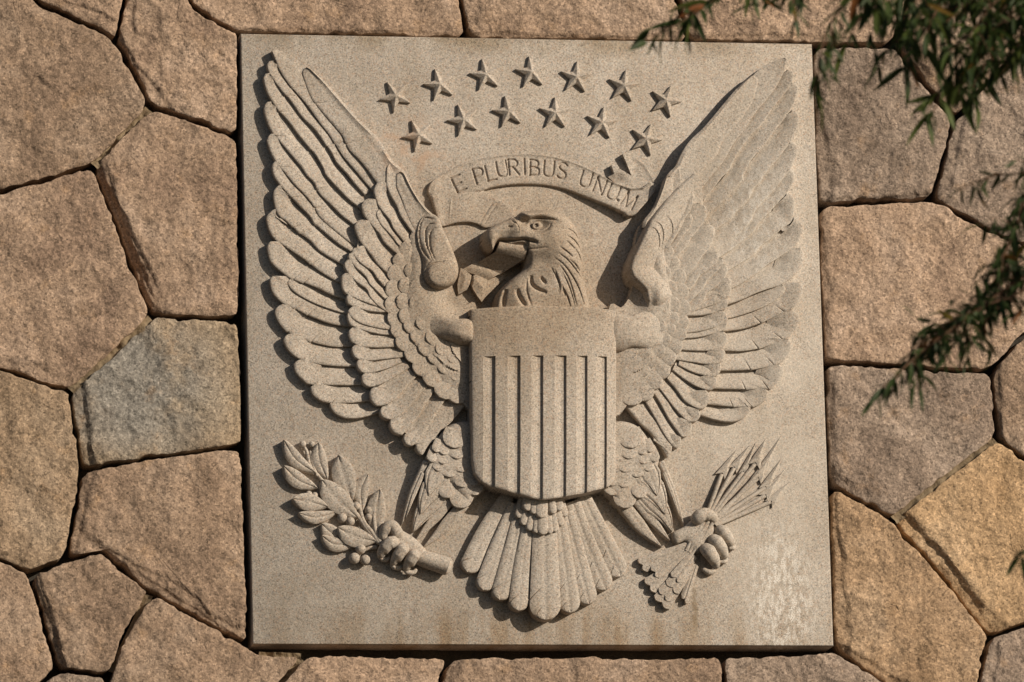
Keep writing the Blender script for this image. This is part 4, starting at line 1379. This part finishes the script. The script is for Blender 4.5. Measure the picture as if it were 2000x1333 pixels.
LEAVES = [  # tip, mid, base, width, z
    ((553, 860), (578, 898), (618, 925), 27, 16), ((553, 911), (582, 938), (621, 954), 30, 17), ((571, 975), (604, 981), (641, 990), 33, 20),
    ((582, 1003), (616, 1011), (660, 1000), 24, 16), ((621, 865), (624, 900), (640, 938), 30, 15), ((660, 890), (672, 930), (688, 980), 44, 18),
    ((628, 938), (655, 972), (700, 1012), 46, 20), ((718, 927), (705, 958), (707, 1000), 30, 16), ((741, 956), (735, 1000), (738, 1052), 36, 19),
    ((627, 1024), (648, 1042), (676, 1056), 30, 13), ((659, 1031), (690, 1048), (736, 1058), 38, 21), ((627, 1047), (655, 1064), (700, 1062), 26, 15)]
for i, (a, b, c, w, z) in enumerate(LEAVES):
    plume("leaf", olive, [a, b, c], w, z, z - 4, shape='leaf', dom=1.5, edge=1.2, crease=1.7, n=26, mc=11, base=-2, tilt=2.0 if i not in (5,) else 3.5)
for x, y, r, z in ((591, 868, 7, 8), (609, 868, 6, 8), (603, 966, 7, 8), (615, 968, 6.5, 8), (695, 989, 8.5, 12), (720, 997, 8, 11), (720, 1011, 7.5, 12), (668, 1012, 10, 11), (684, 1019, 9, 13),
                   (704, 1073, 10.5, 11), (692, 1091, 11, 12), (713, 1094, 10, 12)):
    blob("berry", olive, (x, y), r, r, r, z, nu=18, nv=12)
tube("cut_stem", olive, [(806, 1084), (835, 1094), (874, 1107)], [15, 17, 18], [12, 14, 15], n=26, seg=16, flat=1.0, tip=False)
blob("cut_end", olive, (871, 1106), 13, 18, 9, 17, ang=0.33, nu=22, nv=14)


# ------------------------------------------------------------------ clawed feet
def claw_foot(label, toes, claws, palm, shank):
    f = part("foot")
    f["label"] = label
    sculpt("instep", f, palm[0], palm[1], 1.4, 24, round_n=80, drop=-2)
    for pts, r, z in toes:
        tube("toe", f, pts, r, z, n=26, seg=16, flat=0.9, zref=20)
    for pts, r, z in claws:
        tube("talon", f, pts, r, z, n=18, seg=10, flat=1.0, zref=14)
    return f


claw_foot("talons closed round the olive branch",
          [([(782, 1052), (764, 1028), (750, 1040), (748, 1058)], [11, 12, 11, 7], [22, 25, 24, 16]),
           ([(778, 1058), (758, 1064), (746, 1080), (748, 1090)], [11, 12.5, 11.5, 8], [26, 31, 27, 14]),
           ([(796, 1066), (782, 1078), (772, 1096), (774, 1104)], [11, 12.5, 11.5, 8], [26, 31, 27, 14]),
           ([(818, 1078), (806, 1088), (797, 1106), (800, 1114)], [11, 12.5, 11.5, 8], [25, 30, 26, 13])],
          [([(739, 1078), (744, 1090), (756, 1093), (763, 1086)], [3, 5, 5, 3], [13, 12, 11, 10]), ([(764, 1096), (769, 1107), (781, 1109), (788, 1102)], [3, 5, 5, 3], [13, 12, 11, 10]),
           ([(789, 1106), (795, 1117), (808, 1118), (815, 1110)], [3, 5, 5, 3], [13, 12, 11, 10])],
          ([(772, 1030), (790, 1036), (812, 1050), (828, 1066), (838, 1082), (820, 1090), (790, 1080), (766, 1070), (762, 1050)], lambda X, Y, d: 14 + 12 * dome(d, 16)), None)

# ------------------------------------------------------------------ sheaf of arrows
arrows = part("arrow_sheaf")
KN = (1384, 1012)
HEADS = [  # barb centre, tip, half-width, z
    ((1410, 926), (1441, 876), 9, 9), ((1434, 914), (1466, 868), 8, 10), ((1452, 922), (1478, 862), 6, 8), ((1475, 906), (1497, 856), 10, 11), ((1480, 934), (1514, 872), 9, 8.5),
    ((1495, 952), (1528, 894), 8, 7.5), ((1490, 916), (1527, 850), 7, 6), ((1495, 968), (1536, 914), 9, 7.5), ((1506, 980), (1548, 936), 8, 6.5)]
for i, (bc, tp, hw, z) in enumerate(HEADS):
    o0 = (i - 4) * 1.5
    st = (KN[0] + 3 + o0 * 1.6, KN[1] + 8 + o0 * 1.2)
    tube("arrow_shaft", arrows, [st, bc], 4.3, [11, z * 0.62 - 1], n=14, seg=10, flat=1.0, tip=False)
    d = np.array([tp[0] - bc[0], tp[1] - bc[1]], float)
    d /= np.linalg.norm(d)
    pn = np.array([d[1], -d[0]])
    b0 = np.array(bc)
    pts = [np.array(tp), b0 + pn * hw * 1.25 - d * 7, b0 + d * 3, b0 - pn * hw * 1.25 - d * 7]
    V = [lay(*((b0 + np.array(tp)) / 2 - d * 8), z * 0.62 + 2.0, 6)] + [lay(p[0], p[1], z * 0.62 if k else 0.4, 6) for k, p in enumerate(pts)] + [lay(p[0], p[1], -2, 6) for p in pts]
    F = []
    for k in range(4):
        a, b = 1 + k, 1 + (k + 1) % 4
        F += [(0, a, b), (a, a + 4, b + 4, b)]
    gmesh("arrow_head", V, F, arrows, sharp=15)
for pts in ([(1384, 1018), (1362, 1052), (1346, 1080)], [(1378, 1014), (1354, 1050), (1340, 1076)], [(1391, 1022), (1372, 1054), (1352, 1082)]):
    tube("arrow_shaft", arrows, pts, 4.0, [18, 16, 13], n=14, seg=10, flat=1.0, tip=False)
FLT = [  # quads: far upper, far lower, near lower, near upper ; z far/near
    ([(1248, 1090), (1264, 1117), (1345, 1080), (1350, 1056)], 9, 13), ([(1272, 1106), (1288, 1130), (1346, 1084), (1350, 1068)], 12, 14), ([(1260, 1130), (1281, 1158), (1330, 1106), (1322, 1092)], 9, 11),
    ([(1278, 1163), (1308, 1190), (1352, 1120), (1338, 1098)], 10, 12), ([(1286, 1150), (1310, 1176), (1352, 1112), (1340, 1092)], 12, 13), ([(1300, 1135), (1326, 1161), (1356, 1104), (1342, 1086)], 14, 14),
    ([(1309, 1120), (1331, 1139), (1360, 1092), (1347, 1078)], 16, 15), ([(1331, 1160), (1344, 1178), (1364, 1108), (1354, 1096)], 9, 11)]
for q, za, zb in FLT:
    sheet("fletching", arrows, [q[0], q[3], q[2], q[1]], lambda u, v, za=za, zb=zb: za + (zb - za) * u + 2.6 * np.cos((v - 0.5) * np.pi) - 1.6 * np.exp(-((v - 0.5) / 0.08) ** 2), nu=10, nv=17, base=-2, zref=10, barb=5.0)

claw_foot("talons closed round the arrows",
          [([(1352, 1022), (1372, 1006), (1390, 1010), (1396, 1022)], [12, 14, 12, 8], [20, 24, 22, 16]),
           ([(1398, 1030), (1414, 1040), (1428, 1056), (1432, 1066)], [9, 12, 10, 6], [14, 20, 16, 8]),
           ([(1384, 1048), (1402, 1062), (1415, 1080), (1416, 1092)], [10, 13, 11, 6], [18, 24, 19, 9]),
           ([(1370, 1064), (1388, 1084), (1399, 1100), (1396, 1110)], [10, 14, 12, 6], [18, 26, 20, 9])],
          [([(1424, 1070), (1434, 1069), (1436, 1062)], [3, 5, 3], [7, 7, 6]), ([(1404, 1096), (1417, 1096), (1420, 1086)], [3, 5, 3], [7, 7, 6]), ([(1372, 1110), (1386, 1117), (1400, 1113)], [4, 6, 4], [8, 8, 7])],
          ([(1316, 1040), (1336, 1028), (1360, 1010), (1380, 1006), (1394, 1022), (1398, 1040), (1384, 1060), (1366, 1078), (1350, 1070), (1340, 1056), (1322, 1060)], lambda X, Y, d: 12 + 8 * dome(d, 18)), None)
# ------------------------------------------------------------------ tree in front of the wall (trunk beyond the right edge of the view)
tree = empty("tree", (1.75, -9.0, 0))
tag(tree, "blurred dark green tree branches with narrow leaves hanging in front of the wall at right", "tree")
TINV = np.array([1.75, -9.0, 0.0])


def pipe(name, parent, pts, r0, r1, mat, n=None, seg=7):
    P = np.asarray(pts, float)
    n = n or max(8, len(P) * 5)
    C = spline(P, n)
    d = np.gradient(C, axis=0); d /= np.linalg.norm(d, axis=1)[:, None] + 1e-9
    up = np.array([0.31, 0.9, 0.29])
    a = np.cross(d, up); a /= np.linalg.norm(a, axis=1)[:, None]
    b = np.cross(d, a)
    r = np.linspace(r0, r1, n)[:, None]
    V = np.concatenate([C + r * (a * math.cos(t) + b * math.sin(t)) for t in np.linspace(0, 2 * math.pi, seg, endpoint=False)]).reshape(seg, n, 3).transpose(1, 0, 2).reshape(-1, 3)
    F = grid_faces(n, seg, True) + [tuple(range(seg)), tuple((n - 1) * seg + k for k in range(seg))]
    return mesh_obj(name, V - TINV, F, mat, parent, sharp=60)


def spline3(P, n):
    return spline(P, n)


trunk = pipe("trunk", tree, [(1.75, -9.0, -0.1), (1.72, -9.03, 1.5), (1.82, -8.95, 3.2), (1.74, -9.0, 5.0), (1.55, -9.05, 6.6), (1.62, -9.0, 8.2)], 0.17, 0.06, M_BARK, n=40, seg=14)
LIMB = {'A': [(1.6, -9.04, 6.2), (1.15, -9.0, 7.0), (0.7, -8.98, 7.38), (0.22, -8.97, 7.42), (-0.3, -8.95, 7.45), (-1.0, -9.05, 7.42)],
        'B': [(1.74, -9.0, 5.0), (1.2, -9.0, 5.9), (0.7, -9.0, 6.45), (0.12, -8.98, 6.62)],
        'C': [(1.8, -8.97, 3.6), (1.2, -9.0, 4.8), (0.4, -9.0, 5.5), (-0.1, -8.99, 5.58)]}
TWIGS = {
    'A': [
         [(-0.02, -8.9, 7.3), (-0.2, -8.9, 7.2), (-0.3, -8.92, 7.12), (-0.36, -8.9, 7.03)],
         [(-0.1, -9.1, 7.3), (-0.28, -9.12, 7.24), (-0.4, -9.1, 7.16), (-0.5, -9.1, 7.08)],
         [(-0.0, -9.2, 7.2), (-0.16, -9.18, 7.14), (-0.22, -9.2, 7.05), (-0.25, -9.2, 6.96)],
         [(-0.3, -9.0, 7.35), (-0.5, -9.0, 7.24), (-0.62, -9.02, 7.18), (-0.72, -9.0, 7.13)],
        [(0.013, -8.821, 7.333), (-0.157, -8.804, 7.271), (-0.415, -8.827, 7.198), (-0.575, -8.829, 7.101), (-0.635, -8.773, 7.005)],
        [(-0.045, -8.693, 7.397), (-0.239, -8.635, 7.329), (-0.432, -8.633, 7.2), (-0.526, -8.709, 7.038)],
        [(-0.028, -9.013, 7.158), (-0.207, -8.977, 7.102), (-0.339, -8.993, 7.002), (-0.421, -8.944, 6.905)],
        [(-0.486, -9.131, 7.243), (-0.618, -9.097, 7.187), (-0.741, -9.119, 7.102), (-0.789, -9.112, 7.019)],
        [(0.047, -8.721, 7.155), (-0.139, -8.704, 7.117), (-0.212, -8.675, 7.075), (-0.309, -8.648, 7.025)],
        [(-0.164, -9.253, 7.233), (-0.358, -9.278, 7.13), (-0.458, -9.294, 7.017), (-0.541, -9.277, 6.944)],
        [(-0.661, -9.284, 7.215), (-0.795, -9.325, 7.125), (-0.882, -9.289, 7.026), (-0.927, -9.338, 6.907), (-0.945, -9.333, 6.802)],
        [(-0.702, -8.682, 7.371), (-0.832, -8.69, 7.288), (-0.874, -8.765, 7.213)],
        [(-0.955, -8.968, 7.276), (-1.103, -8.935, 7.211), (-1.24, -8.956, 7.119), (-1.32, -8.944, 7.075), (-1.36, -8.94, 7.045)],
        [(-0.306, -9.068, 7.139), (-0.427, -9.1, 7.005), (-0.503, -9.078, 6.886), (-0.546, -9.102, 6.795)],
        [(-1.134, -9.299, 7.201), (-1.198, -9.267, 7.132), (-1.208, -9.216, 7.102)],
        [(-0.148, -9.299, 7.144), (-0.319, -9.293, 7.066), (-0.403, -9.259, 7.027), (-0.455, -9.274, 6.961)],
        [(-0.239, -8.831, 7.341), (-0.361, -8.805, 7.267), (-0.496, -8.776, 7.209), (-0.586, -8.754, 7.166)],
        [(-0.359, -9.297, 7.217), (-0.492, -9.207, 7.161), (-0.575, -9.278, 7.05), (-0.599, -9.239, 6.967)],
        [(0.061, -8.735, 7.199), (-0.123, -8.782, 7.215), (-0.238, -8.793, 7.147), (-0.265, -8.71, 7.121)],
        [(-0.074, -9.035, 7.291), (-0.25, -9.102, 7.193), (-0.29, -9.063, 7.125), (-0.322, -9.118, 7.049)],
    ],
    'B': [
         [(-0.3, -9.0, 6.33), (-0.42, -9.02, 6.24), (-0.53, -9.03, 6.16), (-0.64, -9.0, 6.07), (-0.72, -9.02, 6.0)],
         [(-0.26, -8.9, 6.36), (-0.4, -8.92, 6.28), (-0.52, -8.9, 6.2), (-0.6, -8.92, 6.13)],
         [(-0.02, -8.95, 6.55), (-0.18, -8.95, 6.42), (-0.3, -8.95, 6.3), (-0.42, -8.97, 6.2), (-0.56, -8.97, 6.13)],
         [(-0.02, -9.1, 6.48), (-0.15, -9.1, 6.36), (-0.26, -9.1, 6.28), (-0.33, -9.1, 6.2)],
         [(-0.05, -9.02, 6.6), (-0.2, -9.0, 6.5), (-0.25, -9.03, 6.40), (-0.27, -9.0, 6.30)],
         [(-0.08, -8.9, 6.58), (-0.24, -8.88, 6.46), (-0.31, -8.9, 6.36), (-0.36, -8.92, 6.27)],
        [(-0.166, -9.337, 6.601), (-0.332, -9.386, 6.575), (-0.428, -9.317, 6.579), (-0.526, -9.294, 6.542)],
        [(-0.1, -9.023, 6.629), (-0.253, -9.04, 6.577), (-0.293, -9.061, 6.48), (-0.364, -9.081, 6.367), (-0.431, -9.035, 6.316)],
        [(-0.008, -8.716, 6.576), (-0.152, -8.661, 6.54), (-0.259, -8.726, 6.416), (-0.347, -8.719, 6.323), (-0.445, -8.667, 6.272), (-0.526, -8.676, 6.235)],
        [(-0.253, -9.028, 6.319), (-0.377, -9.024, 6.266), (-0.486, -9.02, 6.189), (-0.589, -9.026, 6.118), (-0.676, -9.058, 6.035), (-0.734, -9.015, 5.975)],
        [(-0.096, -8.974, 6.425), (-0.232, -8.926, 6.396), (-0.29, -8.932, 6.34), (-0.333, -9.0, 6.256)],
        [(-0.086, -9.02, 6.568), (-0.228, -8.966, 6.548), (-0.303, -9.006, 6.461), (-0.334, -9.023, 6.365)],
        [(0.008, -8.676, 6.695), (-0.134, -8.677, 6.693), (-0.168, -8.62, 6.658), (-0.209, -8.677, 6.583)],
    ],
    'C': [
        [(-0.123, -8.994, 5.568), (-0.268, -8.962, 5.546), (-0.309, -8.997, 5.528)],
    ],
}


def leaf_verts(L, W, bend, fold):
    ts = np.linspace(0, 1, 6)
    w = W * 0.5 * np.sin(np.pi * ts ** 0.8) ** 0.85
    V = []
    for t, ww in zip(ts, w):
        y = L * t
        z = -bend * L * t * t
        V += [(-ww, y, z + fold * ww), (0, y, z), (ww, y, z + fold * ww)]
    F = []
    for i in range(5):
        a = i * 3
        F += [(a, a + 1, a + 4, a + 3), (a + 1, a + 2, a + 5, a + 4)]
    return np.array(V), F


LV = [leaf_verts(1.0, 0.17 + 0.03 * (k % 3), 0.05 + 0.07 * k, 0.35) for k in range(5)]
LMESH = []
for mt in (M_LEAF, M_LEAFY):
    row = []
    for v, f in LV:
        me = bpy.data.meshes.new("leaf")
        me.from_pydata([tuple(p) for p in v], [], f)
        me.polygons.foreach_set("use_smooth", [True] * len(me.polygons))
        me.materials.append(mt)
        row.append(me)
    LMESH.append(row)

rl = random.Random(21)
pending = []
for key, twigs in TWIGS.items():
    br = pipe("branch", tree, LIMB[key], 0.05 if key != 'C' else 0.03, 0.012, M_BARK, n=30, seg=8)
    lim = spline(LIMB[key], 60)
    for tw in twigs:
        tw = [np.array(p) for p in tw]
        j = lim[np.argmin(np.linalg.norm(lim - tw[0], axis=1))]
        pipe("twig", br, [tuple(j)] + [tuple(p) for p in tw], 0.006, 0.0016, M_TWIG, seg=6)
        C = spline(tw, 80)
        L = np.linalg.norm(np.diff(C, axis=0), axis=1).sum()
        # short side shoots carry leaves too
        shoots = [(C, 1.0)]
        for _ in range(int(L / 0.06) if key != 'C' else 0):
            t = rl.uniform(0.15, 0.85)
            p = C[int(t * 79)]
            dv = np.array([rl.uniform(-1, 0.55), rl.uniform(-0.5, 0.5), rl.uniform(-1.1, 0.25)])
            ln = rl.uniform(0.06, 0.14)
            q = p + dv / np.linalg.norm(dv) * ln
            sh = [tuple(p), tuple((p + q) / 2 + np.array([0, 0, 0.012])), tuple(q)]
            pipe("shoot", br, sh, 0.0022, 0.0010, M_TWIG, n=8, seg=5)
            shoots.append((spline(sh, 30), 0.8))
        for Cc, sc in shoots:
            Ls = np.linalg.norm(np.diff(Cc, axis=0), axis=1).sum()
            cnt = max(3, int(Ls / 0.017))
            for i in range(cnt):
                t = (i + rl.random()) / cnt
                if sc == 1.0 and t < 0.12:
                    continue
                k = min(len(Cc) - 2, int(t * (len(Cc) - 1)))
                p = Cc[k]
                ax_ = Cc[k + 1] - Cc[k]; ax_ = ax_ / (np.linalg.norm(ax_) + 1e-9)
                side = np.array([rl.gauss(0, 1), rl.gauss(0, 1), rl.gauss(0, 0.6)])
                dv = 0.6 * ax_ + np.array([0, 0, -0.45]) + 0.75 * side / np.linalg.norm(side)
                big = key == 'A' and rl.random() < 0.22
                ln = (rl.uniform(0.095, 0.14) if big else rl.uniform(0.045, 0.09)) * (0.85 if sc < 1 else 1)
                warm = rl.random() < (0.20 if key == 'B' else 0.06)
                pending.append((ln, br, p, dv / np.linalg.norm(dv), rl.uniform(-1.2, 1.2), rl.randrange(5), warm))


def leaf_matrix(p, dv, roll, ln):
    q = Vector(dv).to_track_quat('Y', 'Z')
    return Matrix.Translation(Vector(p) - Vector(TINV)) @ q.to_matrix().to_4x4() @ Matrix.Rotation(roll, 4, 'Y') @ Matrix.Diagonal((ln, ln, ln, 1))


# the leaves that show largest are single objects, the rest one mass
order = sorted(range(len(pending)), key=lambda i: -pending[i][0])
warmset = [i for i in order if pending[i][6]][:60]
solo = set(warmset + [i for i in order if i not in set(warmset)][:290 - len(warmset)])
proto = {}
restv, restf = [], []
for i, (ln, br, p, dv, roll, var, warm) in enumerate(pending):
    M = leaf_matrix(p, dv, roll, ln)
    if i in solo:
        o = bpy.data.objects.new("leaf", LMESH[1 if warm else 0][var])
        COL.objects.link(o)
        o.parent = br
        o.matrix_local = M
    else:
        v, f = LV[var]
        b0 = len(restv)
        restv += [tuple(M @ Vector(a)) for a in v]
        restf += [tuple(b0 + a for a in q_) for q_ in f]
# crown of the same tree, above and beyond the view
for _ in range(7000):
    a = rl.uniform(0, 2 * math.pi); r = rl.random() ** 0.5
    c = np.array([1.75 + 1.25 * r * math.cos(a), -9.0 + 1.5 * r * math.sin(a), rl.uniform(6.2, 9.0)])
    if c[0] < 0.75 and c[2] < 7.9:
        continue
    dv = np.array([rl.gauss(0, .5), rl.gauss(0, .5), -0.8]); dv /= np.linalg.norm(dv)
    v, f = LV[rl.randrange(5)]
    M = leaf_matrix(c, dv, rl.uniform(-1.2, 1.2), rl.uniform(0.09, 0.17))
    b0 = len(restv)
    restv += [tuple(M @ Vector(q_)) for q_ in v]
    restf += [tuple(b0 + q_ for q_ in f_) for f_ in f]
fo = mesh_obj("foliage", restv, restf, M_LEAF, tree, sharp=0)
fo["kind"] = "stuff"
print("leaves", len(pending))
